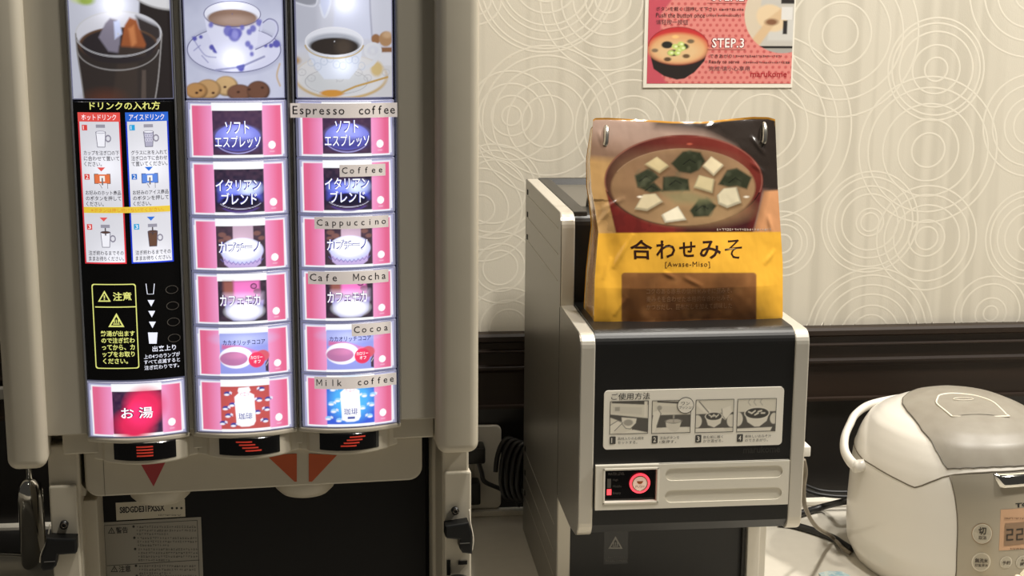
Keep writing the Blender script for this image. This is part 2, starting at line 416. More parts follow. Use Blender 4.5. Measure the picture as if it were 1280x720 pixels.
for cx, cy, rr in rings+far:
    c = FW.at(cx, cy, WY) if abs(cx) > 5 or abs(cy) > 5 else (cx, cy)
    if not -1.5 < c[0] < 1.9: continue
    for k, r in enumerate(rr):
        R = r*WY*1.012/F_PX; t = .0013; n = 72; pts = []
        for j in range(n):
            a = 2*math.pi*j/n; wob = 1+.012*math.sin(a*2+k)
            pts.append((math.cos(a)*R*wob, math.sin(a)*R*wob))
        V = []
        for px_, pz_ in pts:
            q = math.hypot(px_, pz_)
            for d, dy in ((-t, -.00005), (0, -.0002), (t, -.00005)): V.append((c[0]+px_*(q+d)/q, WY+dy, max(c[1]+pz_*(q+d)/q, .2425)))
        w.add(V, [(3*j+a, 3*j+a+1, 3*((j+1) % n)+a+1, 3*((j+1) % n)+a) for j in range(n) for a in (0, 1)], RING, True)
structure(w.build('wall_back'), 'cream wallpaper with raised overlapping rings behind the counter')
WOOD = mat('dark_wood', (42, 31, 23), .45, noise=((3, 40, 90), .22, (33, 24, 18)), spec=.3)
t = MB(); t.prism([(WY, .2425), (WY-.016, .2425), (WY-.020, .2395), (WY-.020, .2335), (WY-.015, .2305), (WY-.015, .2225), (WY-.0185, .2205), (WY-.0185, .2190),
                   (WY-.0125, .2170), (WY-.0125, .2010), (WY-.0165, .1985), (WY-.0165, .1955), (WY-.0105, .1900), (WY-.0105, .1480), (WY-.016, .1470), (WY-.016, .1435), (WY, .1430)], 'x', -1.6, 2.0, WOOD)
structure(t.build('trim_1'), 'dark brown wooden rail along the wall under the wallpaper')
t = MB(); t.box(-1.6, 2.0, WY-.006, WY-.0005, 0, .1425, mat('dark_backsplash', (24, 21, 19), .35))
structure(t.build('trim_2'), 'near-black board between wooden rail and counter')
c = MB(); c.box(-1.6, 2.0, .85, WY-.0065, -.04, 0, mat('counter_laminate', (196, 190, 177), .38, noise=((60, 60, 60), .35, (188, 182, 169)), spec=.4), .003)
structure(c.build('countertop'), 'light grey laminate counter carrying all the machines')
c = MB(); c.box(-1.6, 2.0, WY-.022, WY-.0065, 0.0002, .007, mat('counter_lip', (222, 215, 200), .4), .001)
structure(c.build('trim_3'), 'pale strip along the back edge of the counter')

# ------------------------------------------------------------------ coffee machine
MYAW = math.radians(4.13); MLOC = (-.0932, 1.2093, 0)
FM = Frame(MLOC, MYAW)
mach = thing('coffee_machine', 'tall beige drink machine with three columns of lit picture buttons on the counter', 'coffee machine', MLOC, MYAW)
b = MB(); b.box(-.186, .197, .03, .40, .281, .86, BEIGE, .006); b.build('housing', mach)
b = MB(); b.box(-.133, .170, .085, .40, .004, .262, DARK); b.box(-.1585, -.133, .06, .40, .004, .285, BEIGE, .003); b.box(.170, .188, .06, .40, .004, .285, BEIGE, .003)
b.build('lower_housing', mach)
b = MB()
bev = [(-.128, -.0455), (-.0405, .0450), (.0475, .1345)]                # the three lit columns
xs = [-.163]+[v for c in bev for v in c]+[.168]
for k in range(0, len(xs), 2): b.box(xs[k], xs[k+1], 0, .03, .300, .86, BEIGE_D, .0012)
b.box(-.163, .168, .012, .03, .300, .86, DARK)
for u0, u1 in bev: b.box(u0, u1, -.002, .03, .7415, .86, BEIGE_D, .0012)
b.build('front_fascia', mach)
for x0, x1, z0 in ((-.1925, -.1605, .2755), (.1655, .2022, .2710)):
    b = MB(); b.box(x0, x1, -.016, .09, z0, .87, BEIGE, .009, 5); b.build('side_column', mach)
# silver edging of each lit column
EDGE = mat('column_edging', (165, 166, 172), .25, .6)
for i, (u0, u1) in enumerate(bev):
    b = MB()
    for a in (u0, u1-.0016): b.box(a, a+.0016, -.0035, .012, .2985, .86, EDGE, .0004)
    b.build('column_edging', mach)
def bulge(cu, hw, amp): return lambda u, w_: -amp*(1-min(1, abs((u-cu)/hw))**2)-.001
AMP = .0105
CELL = mat('lit_frame_plastic', (170, 170, 190), .3, emit=(150, 152, 185), es=.32)
FILM = backlit_mat('lit_button_film', .92, [(0, 0, .014, .55)])
ROWZ = [.5786, .5307, .4837, .4375, .3917, .3470, .2985]
def shell(mb, cu, hw, z0, z1, m, amp=AMP, y1=.011, n=18):
    S = bulge(cu, hw+.002, amp); us = [cu-hw+2*hw*i/n for i in range(n+1)]
    pts = [(u, S(u, 0)) for u in us]+[(cu+hw, y1), (cu-hw, y1)]
    mb.prism(pts, 'z', z0, z1, m, .0006, 1)
def card_art(kind):
    nx, nz = 136, 74; X, Y = np.meshgrid(np.linspace(25, 1005, nx), np.linspace(18, 540, nz)); A = Art(X, Y, (172, 172, 206))
    A.rect(49, 32, 981, 536, (246, 247, 255), 8); pink = (226, 104, 144); A.rect(63, 46, 268, 522, pink, 8); A.rect(772, 46, 968, 522, pink, 8)
    g = np.clip(1-np.abs(np.abs(X-520)-255)/150, 0, 1)*((Y > 46) & (Y < 522)); A.mix(g*.72*(((X > 63) & (X < 268)) | ((X > 772) & (X < 968))), (244, 170, 222))  # strips lighten inward: LED glow painted into the card colours
    A.rect(262, 0, 778, 92, (250, 251, 255), 6); A.rect(262, 512, 778, 560, (250, 251, 255), 6)
    if kind in ('espresso', 'blend', 'cappuccino', 'mocha', 'hot'):
        dk = {'espresso': (62, 44, 72), 'blend': (34, 30, 52), 'cappuccino': (62, 50, 62), 'mocha': (44, 38, 52), 'hot': (48, 22, 58)}[kind]
        A.rect(268, 92, 774, 514, dk, 6); ins = (X > 268) & (X < 774) & (Y > 92) & (Y < 514)
        A.mix(vnoise(X, Y, 34, 3)*.35*ins, (110, 78, 98))
    if kind == 'espresso':
        A.ell(522, 350, 232, 128, (110, 112, 212), 8); A.ell(522, 322, 190, 82, (150, 158, 240), 60, al=.8); A.ell(520, 420, 200, 60, (62, 58, 128), 50, al=.8)
        A.ring(522, 352, 238, 146, 9, (176, 172, 236), 7, y0=430)
    if kind == 'blend':
        A.rect(310, 240, 745, 400, (84, 92, 205), 60); A.ell(625, 285, 110, 62, (205, 218, 255), 60); A.ell(425, 290, 95, 45, (128, 140, 235), 50)
        A.ell(530, 405, 200, 62, (26, 22, 48), 14); A.ring(530, 395, 225, 88, 7, (215, 215, 240), 6, y0=430); A.ring(530, 420, 212, 96, 26, (86, 66, 140), 12, y0=474, al=.8)
    if kind == 'cappuccino':
        for x, y, r in ((330, 180, 40), (380, 215, 42), (690, 170, 38), (735, 220, 34), (320, 240, 30)): A.ell(x, y, r, r*.62, (126, 88, 84), 12)
        A.rect(440, 92, 650, 240, (196, 168, 188), 8); A.poly([(315, 330), (345, 480), (390, 514), (670, 514), (720, 480), (745, 330)], (196, 174, 224), 10)
        A.ell(530, 345, 222, 130, (205, 208, 250), 10); A.ell(530, 330, 185, 105, (246, 247, 255), 40)
        for x in range(330, 740, 44):
            y = 478-38*((x-530)/210)**2; A.line([(x-22, y-16), (x, y+10), (x+22, y-16)], 6, (120, 108, 178), 5)
    if kind == 'mocha':
        A.rect(420, 92, 700, 260, (232, 120, 190), 30); A.rect(325, 92, 430, 260, (150, 92, 84), 40); A.ell(640, 150, 34, 30, (60, 32, 60), 8); A.ell(640, 150, 24, 20, (200, 110, 170), 8); A.ell(675, 205, 40, 30, (150, 96, 130), 10)
        A.poly([(330, 300), (350, 440), (420, 505), (640, 505), (720, 440), (740, 300)], (140, 138, 200), 14); A.ell(535, 410, 190, 92, (242, 243, 255), 40); A.rect(330, 225, 735, 330, (232, 206, 240), 60, .55)
    if kind == 'cocoa':
        A.rect(268, 80, 774, 514, (150, 158, 232), 6); A.ell(520, 140, 240, 60, (196, 204, 250), 80, al=.8)
        A.poly([(290, 200), (470, 210), (640, 270), (770, 300), (770, 400), (690, 350), (560, 250), (285, 250)], (205, 112, 165), 26); A.ell(640, 320, 60, 44, (232, 130, 178), 16)
        A.ell(435, 340, 175, 118, (244, 242, 255), 8); A.ell(410, 352, 146, 76, (182, 116, 162), 8); A.ell(420, 320, 110, 34, (206, 130, 172), 30, al=.6)
        A.ell(715, 330, 70, 62, (214, 96, 112), 14); A.ell(650, 372, 86, 84, (228, 60, 98), 8); A.poly([(740, 420), (774, 360), (774, 512), (742, 500)], (70, 52, 66), 10); A.line([(748, 440), (770, 400)], 6, (220, 214, 224), 5)
    if kind in ('milk_red', 'milk_blue'):
        bg = (192, 84, 82) if kind == 'milk_red' else (62, 96, 216)
        A.rect(258, 86, 774, 514, bg, 6)
        if kind == 'milk_blue': A.ell(520, 260, 230, 220, (86, 190, 250), 120, al=.75)
        for x, y, f in ((330, 155, 1), (690, 120, -1), (380, 265, 1), (660, 225, -1), (310, 300, 1), (335, 375, 1), (740, 325, -1), (720, 440, -1), (390, 470, 1), (640, 350, -1), (275, 450, 1), (760, 225, 1)):
            A.ell(x, y, 34, 20, (62, 66, 150) if kind == 'milk_red' else (150, 205, 252), 8); A.ell(x-6*f, y+12, 26, 11, (240, 240, 252), 7); A.ell(x+34*f, y-8, 14, 8, (235, 235, 252), 6)
            A.line([(x+28*f, y-20), (x+44*f, y+6)], 7, (228, 230, 250), 5)
        A.poly([(440, 130), (450, 100), (560, 92), (575, 128), (560, 148), (610, 175), (622, 440), (600, 478), (550, 492), (470, 492), (430, 470), (418, 440), (405, 190), (450, 152)], (249, 250, 255), 12)
        A.ring(512, 165, 46, 16, 7, (226, 150, 170), 6)
        if kind == 'milk_blue': A.rect(480, 440, 560, 462, (40, 60, 150), 6)
    if kind == 'hot':
        A.ell(600, 240, 190, 170, (226, 42, 92), 110); A.ell(480, 430, 190, 150, (222, 40, 88), 110); A.ell(560, 330, 150, 120, (236, 46, 104), 80)
    A.ell(869, 425, 38, 38, (253, 253, 255), 5)
    A.line([(850, 487), (888, 487)], 12, (246, 190, 215), 10, al=.8)
    A.line([(45, 90), (58, 500)], 10, (250, 250, 255), 7); A.line([(975, 60), (990, 510)], 12, (250, 250, 255), 7)
    return A.cols, nx, nz
FILM_TX = backlit_mat('lit_lettering', 1.05)
STK = print_mat('name_tape', .5); STK_B = STK.node_tree.nodes['Principled BSDF']
def button(ci, ri, kind, label, lines, tape=None):
    cu = (bev[ci][0]+bev[ci][1])/2; hw = .0405; z1, z0 = ROWZ[ri]-.0004, ROWZ[ri+1]+.0004; zc = (z0+z1)/2
    mb = MB(); shell(mb, 0, hw, z0-zc, z1-zc, CELL); bt = mb.build('drink_button', mach, (cu, 0, zc)); bt['label'] = label
    S = bulge(0, hw+.002, AMP); cols, nx, nz = card_art(kind)
    pw, ph = .0398-.0012, (z1-z0)/2-.0012
    V = [(u, S(u, 0)-.0004, zz) for zz in np.linspace(ph, -ph, nz) for u in np.linspace(-pw, pw, nx)]
    mb = MB(); mb.grid(V, nx, nz, FILM, cols, flip=True)
    n2 = lambda x, y: (-pw+(x-25)/980*2*pw, ph-(y-18)/522*2*ph)
    p = Print(mb, n2, lambda u, w_: S(u, w_)-.0004, FILM_TX)
    for body, x0, y0, x1, y1, col, ol in lines:
        if ol: p.text(body, x0, y0, x1, y1, ol, 2, .065)
        p.text(body, x0, y0, x1, y1, col, 3, .012)
    mb.build('button_card', bt)
    if tape:
        body, x0, y0, x1, y1 = tape; mb = MB(); f = lambda x, y: FM.at(x, y, -.0075)
        a0, q1 = f((x0), (y0+y1)/2); a1, _ = f(x1, (y0+y1)/2); _, zt = f((x0+x1)/2, y0); _, zb = f((x0+x1)/2, y1)
        ST = lambda u, w_: min(S(u-cu, 0), -.0036)-.0009
        n = 64; us = [a0+(a1-a0)*i/n for i in range(n+1)]
        mb.prism([(u, ST(u, 0)) for u in us]+[(u, ST(u, 0)+.0004) for u in us[::-1]], 'z', zb, zt, mat('name_tape_base', (205, 196, 186), .5, emit=(196, 186, 182), es=.62))  # tape glows: backlight passing through it is put in as emission
        Print(mb, None, ST, INK).mono(body, a0+.0012, zt-.0018, a1-.0012, zb+.0029, (28, 22, 22), 1, .004)
        mb.build('name_sticker', mach)['label'] = 'beige tape reading %s' % ' '.join(body.split())
Wt, Nv = (250, 251, 255), (58, 60, 150)
ESP = [('ソフト', 395, 190, 640, 312, Wt, Nv), ('エスプレッソ', 288, 330, 752, 445, Wt, Nv)]
BLE = [('イタリアン', 280, 190, 745, 305, Wt, Nv), ('ブレンド', 335, 320, 700, 440, Wt, Nv)]
CAP = [('カプチーノ', 290, 245, 720, 365, Wt, (56, 60, 150))]
MOC = [('カフェモカ', 285, 235, 705, 350, Wt, (90, 60, 120))]
CCO = [('カカオリッチココア', 300, 150, 745, 205, (38, 34, 92), None), ('カロリー', 585, 325, 712, 362, Wt, None), ('オフ', 618, 372, 690, 408, Wt, None)]
MLK = [('珈琲', 440, 350, 590, 420, (110, 112, 160), None)]
HOT = [('お 湯', 352, 250, 680, 362, Wt, (120, 20, 70))]
names = ['soft espresso', 'italian blend', 'cappuccino', 'cafe mocha', 'cocoa']
for ri, (kind, lines) in enumerate((('espresso', ESP), ('blend', BLE), ('cappuccino', CAP), ('mocha', MOC), ('cocoa', CCO))):
    tape = [('Espresso  coffee', 363, 129, 497, 147), ('Coffee', 424, 205, 482, 220), ('Cappuccino', 393, 270, 486, 285), ('Cafe  Mocha', 385, 338, 486, 354), ('Cocoa', 439, 403, 489, 418)][ri]
    button(1, ri, kind, 'lit %s button in the middle column' % names[ri], lines)
    button(2, ri, kind, 'lit %s button in the right column' % names[ri], lines, tape)
button(1, 5, 'milk_red', 'lit red milk coffee button with white bottle', MLK)
button(2, 5, 'milk_blue', 'lit blue milk coffee button with white bottle', MLK, ('Milk  coffee', 393, 469, 496, 484))
button(0, 5, 'hot', 'lit crimson hot water button', HOT)

# large lit photographs at the head of each column
def photo(ci, quad, paint, leds, label):
    cu = (bev[ci][0]+bev[ci][1])/2; hw = .0398; z0, z1 = .5796, .740; zc = (z0+z1)/2
    S = bulge(0, .042, .006); mb = MB(); shell(mb, 0, hw, z0-zc, z1-zc, CELL, .0055); bt = mb.build('photo_panel', mach, (cu, 0, zc)); bt['label'] = label
    nx, nz = 140, 260; pw = .0388; us = np.linspace(-pw, pw, nx); zs = np.linspace((z1-z0)/2-.001, -(z1-z0)/2+.001, nz)
    (x0, y0), (x1, _), (x2, y2), (x3, _) = quad
    tz = np.linspace(0, 1, nz)[:, None]; tu = np.linspace(0, 1, nx)[None, :]
    X = (x0+(x1-x0)*tu)*(1-tz)+(x2+(x3-x2)*tu)*tz; Y = np.broadcast_to(y0+(y2-y0)*tz, X.shape)
    A = paint(X, Y); ll = []
    for lx, ly, h, g in leds:
        ty = (ly-y0)/(y2-y0); xl = x0+(x2-x0)*ty; xr = x1+(x3-x1)*ty
        ll.append((-pw+(lx-xl)/(xr-xl)*2*pw, zs[0]+(zs[-1]-zs[0])*ty, h, g))
    V = [(u, S(u, 0)-.0006, z) for z in zs for u in us]; mb = MB(); mb.grid(V, nx, nz, backlit_mat('lit_photo_film', .78, ll), A.cols, flip=True)
    mb.build('photo_card', bt)
def art_iced(X, Y):
    A = Art(X, Y, (196, 198, 212)); A.poly([(176, -130), (240, -130), (240, 140), (176, 140)], (36, 29, 29), 3)
    A.ell(222, -18, 66, 36, (214, 214, 218), 2); A.ring(222, -18, 66, 36, 2, (160, 158, 160), 2)
    A.ell(100, 2, 14, 9, (196, 208, 150), 5); A.ell(108, 8, 10, 5, (150, 170, 80), 4); A.ell(96, -8, 14, 8, (222, 224, 214), 5)
    A.poly([(95, 46), (98, 70), (104, 100), (111, 140), (197, 140), (203, 100), (206, 46)], (50, 43, 41), 2)
    A.poly([(150, 80), (176, 80), (178, 140), (142, 140)], (62, 52, 47), 4, .8); A.poly([(182, 88), (187, 88), (189, 140), (182, 140)], (92, 80, 74), 2, .8); A.ell(135, 122, 22, 10, (98, 56, 40), 14, al=.7)
    A.ell(150, 46, 55, 26, (206, 206, 216), 1.5); A.poly([(172, 25), (204, 38), (205, 50), (190, 62), (176, 40)], (52, 45, 45), 5)
    A.ell(150, 58, 51, 20, (96, 70, 52), 1.5); A.ell(151, 60, 49, 20, (44, 38, 41), 2)
    A.poly([(125, 50), (133, 34), (139, 28), (148, 30), (153, 44), (152, 68), (138, 66)], (128, 122, 138), 3); A.poly([(144, 32), (151, 30), (155, 46), (146, 52)], (196, 204, 236), 3)
    A.poly([(153, 66), (158, 36), (164, 27), (173, 30), (177, 40), (186, 58), (184, 66)], (150, 84, 48), 3); A.poly([(163, 40), (170, 36), (174, 56), (168, 62)], (192, 122, 76), 4); A.poly([(152, 60), (186, 62), (186, 72), (150, 72)], (58, 48, 44), 4)
    A.ring(150, 46, 55, 26, 2.2, (196, 196, 202), 1.2); A.ring(150, 47, 54, 25, 1, (110, 106, 108), 1, y0=50); A.ring(150, 62, 53, 26, 1.8, (150, 146, 146), 1.2, y0=64, al=.8)
    A.curve([(95, 46), (98, 70), (104, 100), (111, 140)], 1.6, (128, 124, 122), 1.4); A.curve([(206, 46), (203, 100), (197, 140)], 1.6, (150, 146, 146), 1.4)
    return A
def art_tea(X, Y):
    A = Art(X, Y, (198, 202, 226)); A.rect(200, -130, 400, 15, (176, 180, 205), 30); A.mix(vnoise(X, Y, 9, 4)*.15, (228, 230, 246))
    A.ell(292, 66, 62, 29, (150, 152, 184), 6, al=.6); A.ell(291.5, 65, 60.5, 27, (214, 216, 242), 1.2); A.ring(291.5, 65, 60, 26.6, 1.3, (92, 94, 134), 1)
    A.ell(292, 70, 36, 14, (226, 228, 248), 8)
    for pts in (((238, 50), (246, 62), (255, 72), (268, 74)), ((240, 66), (248, 60)), ((338, 62), (346, 56), (352, 60)), ((250, 72), (258, 80))): A.curve(pts, 1.2, (130, 132, 186), 1.4, .8)
    for x, y, r in ((241, 52, 3), (249, 50, 2.4), (346, 58, 5), (339, 60, 3), (332, 60, 2.5), (268, 65, 4.5), (263, 62, 3.5), (300, 87, 4)): A.ell(x, y, r, r*.9, (92, 92, 178), 2)
    A.poly([(253, 22), (257, 44), (266, 62), (274, 76), (288, 83), (304, 83), (312, 76), (321, 58), (326, 22)], (222, 224, 248), 1.5)
    A.ell(289.6, 23, 36.6, 15, (232, 234, 250), 1.2); A.ell(289.6, 28, 32, 10.5, (140, 112, 98), 1.6); A.ell(292, 31, 24, 6, (176, 150, 138), 6); A.ring(289.6, 23, 36.4, 15, 1.2, (100, 100, 142), 1)
    for x, y, r in ((292, 47, 8), (284, 43, 6), (297, 45, 5), (324, 33, 4), (311, 44, 3.5), (316, 40, 4), (309, 58, 3.5), (313, 62, 3), (262, 36, 3), (302, 39, 3), (314, 70, 2.6)): A.ell(x, y, r, r*1.05, (104, 104, 192), 2.5, al=.9)
    A.ell(293, 47, 4, 5, (150, 150, 222), 3); A.curve([(326, 42), (329, 33), (337, 29.5), (345, 33), (347, 42), (341, 52), (331, 58), (319, 63)], 3, (206, 208, 236), 1.2); A.curve([(329, 33), (337, 28.5), (346, 32), (348.5, 42), (342, 53), (331, 59.5), (319, 64.5)], 1.2, (98, 98, 146), 1)
    A.line([(268, 89), (300, 85), (330, 73)], 2.4, (150, 152, 190), 1.4); A.line([(296, 85.5), (303, 84)], 4, (92, 96, 170), 2)
    for x, y, rx, ry, c in ((281, 108, 15, 12, (206, 172, 124)), (258, 112, 16, 12, (196, 156, 108)), (243, 114, 14, 10, (188, 142, 92)), (298, 116, 16, 10, (124, 86, 68)), (322, 114, 15, 12, (112, 76, 60))):
        A.ell(x, y, rx, ry, tuple(v*.7 for v in c), 2); A.ell(x-1, y-1, rx-1.5, ry-1.5, c, 3)
    for x, y in ((248, 113), (243, 116), (264, 116), (279, 109), (310, 112), (327, 110), (296, 115)): A.ell(x, y, 2, 1.4, (70, 44, 34), 1.5)
    A.curve([(350, 82), (346, 96), (350, 108)], 2, (196, 168, 130), 2)
    return A
def art_cup(X, Y):
    A = Art(X, Y, (204, 206, 220)); A.rect(300, 70, 520, 140, (206, 205, 210), 14); A.rect(340, -60, 394, 60, (188, 190, 204), 10); A.poly([(362, -60), (394, -60), (391, 10), (380, 13), (364, 9)], (150, 152, 164), 3); A.curve([(364, 9), (380, 13), (391, 11), (394, -10)], 2, (214, 216, 228), 1.5)
    A.poly([(418, -60), (458, -60), (460, 20), (462, 52), (410, 52), (414, 20)], (208, 212, 232), 4); A.line([(459, -10), (460, 20), (462, 50)], 2, (166, 168, 186), 2); A.curve([(396, 12), (401, 26), (408, 10), (410, -20)], 3, (224, 228, 242), 2); A.poly([(396, -40), (410, -40), (408, 10), (401, 26), (396, 12)], (206, 212, 238), 3)
    A.rect(470, 66, 500, 84, (216, 216, 224), 2); A.ell(467, 52, 6, 6, (150, 108, 74), 2); A.ell(480, 52, 9, 9, (172, 134, 98), 2); A.ell(482, 47, 6, 4, (196, 162, 128), 3); A.rect(472, 62, 492, 68, (140, 100, 70), 2)
    A.ell(422, 98, 60, 27, (196, 168, 118), 2); A.ell(422, 96, 58, 25.5, (216, 215, 218), 2); A.ell(416, 104, 40, 15, (204, 206, 210), 6); A.ring(416, 103, 40, 15, 1, (172, 172, 176), 1)
    for k in range(10): A.ring(372+k*12, 92+8*math.sin(k*2.1), 5, 4, 1, (178, 178, 184), 1, .7)
    A.ell(362, 78, 8, 5, (176, 138, 84), 4); A.ell(468, 88, 8, 9, (206, 182, 130), 4)
    A.ring(463, 66, 10, 8.5, 4, (214, 216, 224), 1.4); A.curve([(470, 72), (462, 82), (450, 88)], 5, (212, 214, 222), 2)
    A.poly([(377, 55), (381, 72), (390, 88), (400, 100), (432, 100), (443, 88), (448, 72), (450, 55)], (214, 220, 236), 1.6)
    for k in range(9): A.ring(384+k*8, 80+5*math.sin(k*1.7), 4.5, 4.5, .9, (170, 182, 206), .9, .6)
    A.ell(413.5, 55, 36.6, 16.8, (226, 228, 238), 1.4); A.ell(413.5, 58, 34, 13, (174, 178, 190), 3); A.ell(413.5, 61, 32, 10.5, (50, 43, 40), 2); A.ell(425, 61, 10, 9, (84, 72, 62), 8, al=.6)
    A.ring(413.5, 58, 37.2, 17, 2, (188, 164, 116), 1.2, y0=59); A.ring(413.5, 55, 36.6, 16.8, 1.2, (236, 236, 244), 1)
    A.ell(410, 117, 15, 4.2, (206, 146, 64), 1.5); A.line([(422, 116), (440, 109), (482, 98)], 2.4, (190, 152, 84), 1.2)
    return A
photo(0, ((75, -112), (205, -112), (94, 121), (223, 121)), art_iced, [(143, 12, .014, 1.5), (150, 112, .02, .02)], 'lit photo of iced coffee in a glass')
photo(1, ((224, -112), (353, -112), (231, 122), (355, 122)), art_tea, [(288, 0, .012, 1.3), (290, 76, .010, 1.2)], 'lit photo of milk tea in a blue flowered cup with cookies')
photo(2, ((363.5, -112), (487, -112), (366.5, 122), (488, 122)), art_cup, [(427, 8, .012, 1.2), (424, 83, .011, .7)], 'lit photo of black coffee in a gold rimmed cup')

# instruction panel of the left column
cu = (bev[0][0]+bev[0][1])/2
ip = MB(); shell(ip, 0, .0402, .3478-.46, .5782-.46, BLACK_G, .0085); ipo = ip.build('instruction_panel', mach, (cu, 0, .46)); ipo['label'] = 'black panel of lit brewing instructions'
SI = lambda u, w_: bulge(0, .0425, .0085)(u, w_)-.0002
def pI(x, y):
    u, z = FM.at(x, y, lambda u, z: SI(u-cu, z)); return u-cu, z-.46
LITP = backlit_mat('lit_instruction_film', .80, [(-.017, .066, .02, .35), (.019, .066, .02, .35), (-.012, -.012, .018, .4), (.021, -.012, .018, .4)])
LITD = backlit_mat('lit_instruction_lettering', .95)
mb = MB(); p = Print(mb, pI, SI, LITD); q = Print(mb, pI, SI, LITP)
YE, BK = (232, 232, 130), (44, 40, 48)
p.text('ドリンクの入れ方', 112, 127, 200, 137.5, YE, 3, .012)
uL0, uL1 = -.0362, -.0028; uR0, uR1 = .0012, .0345
def zI(y): return pI(165, y)[1]
lp = Print(mb, None, SI, LITP); lt = Print(mb, None, SI, LITD)
for (a, b_, edge, col2, ttl, step, arr) in ((uL0, uL1, (216, 52, 62), (236, 84, 78), 'ホットドリンク', (216, 66, 62), (226, 88, 84)), (uR0, uR1, (30, 60, 200), (42, 104, 214), 'アイスドリンク', (38, 110, 200), (40, 110, 212))):
    zt, zb = zI(140.5), zI(329.5); n = 8
    lp.rect(a, zt, b_, zb, edge, 1, n=n); lp.rect(a+.0012, zI(152), b_-.0012, zb+.0012, (226, 226, 234), 2, n=n); lp.rect(a, zt, b_, zI(152), col2, 2, n=n)
    mid = (a+b_)/2; w_ = b_-a; lt.text(ttl, a+w_*.09, zI(142.8), b_-w_*.09, zI(150.3), (250, 236, 238), 4, .01)
    hot = a < -.01
    for k, (yy, num) in enumerate(((156, '1'), (217.5, '2'), (280, '3'))):
        c_ = step if hot or k == 1 else (40, 160, 214)
        lt.rect(a+w_*.09, zI(yy), a+w_*.215, zI(yy+7), c_, 3); lt.text(num, a+w_*.118, zI(yy+1.0), a+w_*.188, zI(yy+6), (250, 246, 246), 4, keep=(num == '1'))
    for yy in (209, 271.5):
        lt.put([(mid-.0032, zI(yy)), (mid+.0032, zI(yy)), (mid, zI(yy+5))], [(0, 1, 2)], arr, 3)
    tx = (['カップを注ぎ口の下', 'に合わせて置いて', 'ください。'], ['お好みのホット商品', 'のボタンを押して', 'ください。'], ['注ぎ終わるまでその', 'ままお待ちください。']) if hot else \
         (['グラスに氷を入れて', '注ぎ口の下に合わせ', 'て置いてください。'], ['お好みのアイス商品', 'のボタンを押して', 'ください。'], ['注ぎ終わるまでその', 'ままお待ちください。'])
    for blk, yy in zip(tx, (188, 237.8, 313)):
        for k, s_ in enumerate(blk):
            y0 = yy+k*7; f = (.84 if len(s_) > 6 else .42); lt.text(s_, a+w_*.10, zI(y0), a+w_*(.10+f), zI(y0+5.8), BK, 3, .008)
    # pictures: spout and cup, pressed button, filled cup
    for yy, full in ((155, 0), (280, 1)):
        gy, cc = (150, 148, 162), mid+.001
        lt.rect(cc-.0036, zI(yy+.5), cc+.0036, zI(yy+4.5), gy, 3)
        if full: lt.rect(cc-.0005, zI(yy+4.5), cc+.0005, zI(yy+14), (70, 62, 66), 5)
        t0, t1 = zI(yy+10), zI(yy+29); body = [(cc-.0041, t0), (cc-.0032, t1), (cc+.0030, t1), (cc+.0040, t0)]
        lt.put(body, [(0, 1, 2, 3)], (96, 92, 110), 3)
        inn = [(cc-.0036, t0-.0002), (cc-.0028, t1+.0005), (cc+.0026, t1+.0005), (cc+.0035, t0-.0002)]
        lt.put(inn, [(0, 1, 2, 3)], (240, 240, 248) if hot else ((170, 168, 190) if not full else (100, 70, 56)), 4)
        lt.ell(cc, t0, .0041, .0011, (96, 92, 110), 5); lt.ell(cc, t0, .0036, .0008, (232, 232, 242) if not full else (86, 62, 54), 6)
        lt.ell(cc+.0056, (t0+t1)/2+.001, .0024, .003, (140, 136, 152), 3, hole=.62)
        if not hot and not full:
            for k in range(6): lt.ell(cc-.002+.0019*(k % 3), t0-.003-.0035*(k//3), .0012, .0013, (214, 212, 228), 5, hole=.7)
    bx = mid+.0005; bc = (226, 116, 70) if hot else (92, 136, 222)
    lt.rect(bx-.0065, zI(217), bx+.0065, zI(229.5), (96, 70, 64) if hot else (70, 84, 130), 3); lt.rect(bx-.006, zI(217.7), bx+.006, zI(228.8), bc, 4)
    lt.rect(bx-.0020, zI(219.5), bx+.0020, zI(226.5), (246, 242, 238), 5); lt.rect(bx-.0006, zI(222), bx+.0006, zI(231), (120, 112, 116), 6)
    lt.line([(bx-.0024, zI(229.5)), (bx-.0004, zI(235))], .0004, (110, 104, 110), 5); lt.line([(bx+.004, zI(229.5)), (bx+.004, zI(235.5))], .0004, (110, 104, 110), 5)
lp.rect(uL0+.0012, zI(258.5), uR1-.0012, zI(266), (240, 206, 66), 5, n=12); lt.text('※ボタンは押し続けないでください。', uL0+.007, zI(260), uR1-.006, zI(264.8), (214, 132, 46), 6)
# caution box and progress lamps
YB = (226, 228, 128)
p.frame(117, 355, 172, 461, .0008, YB, 2, .002); p.rect(119, 383.2, 170, 384.5, YB, 2, n=10)
def tri(pr, x, y, s_, col, bg, L=2, mark='!'):
    pr.poly([(x, y-s_*.92), (x+s_, y+s_*.82), (x-s_, y+s_*.82)], col, L); pr.poly([(x, y-s_*.5), (x+s_*.68, y+s_*.62), (x-s_*.68, y+s_*.62)], bg, L+1)
    if mark == '!': pr.rect(x-s_*.09, y-s_*.2, x+s_*.09, y+s_*.3, col, L+2); pr.rect(x-s_*.09, y+s_*.38, x+s_*.09, y+s_*.54, col, L+2)
    else:
        for k in (-.26, 0, .26): pr.rect(x+s_*(k-.06), y-s_*.1, x+s_*(k+.06), y+s_*.3, col, L+2)
        pr.rect(x-s_*.4, y+s_*.38, x+s_*.4, y+s_*.5, col, L+2)
tri(p, 130.5, 370.5, 8, YB, (14, 13, 13)); p.text('注意', 141, 365, 164.5, 376, YB, 2, .02)
tri(p, 145.5, 400.5, 10, YB, (14, 13, 13), 2, 'h')
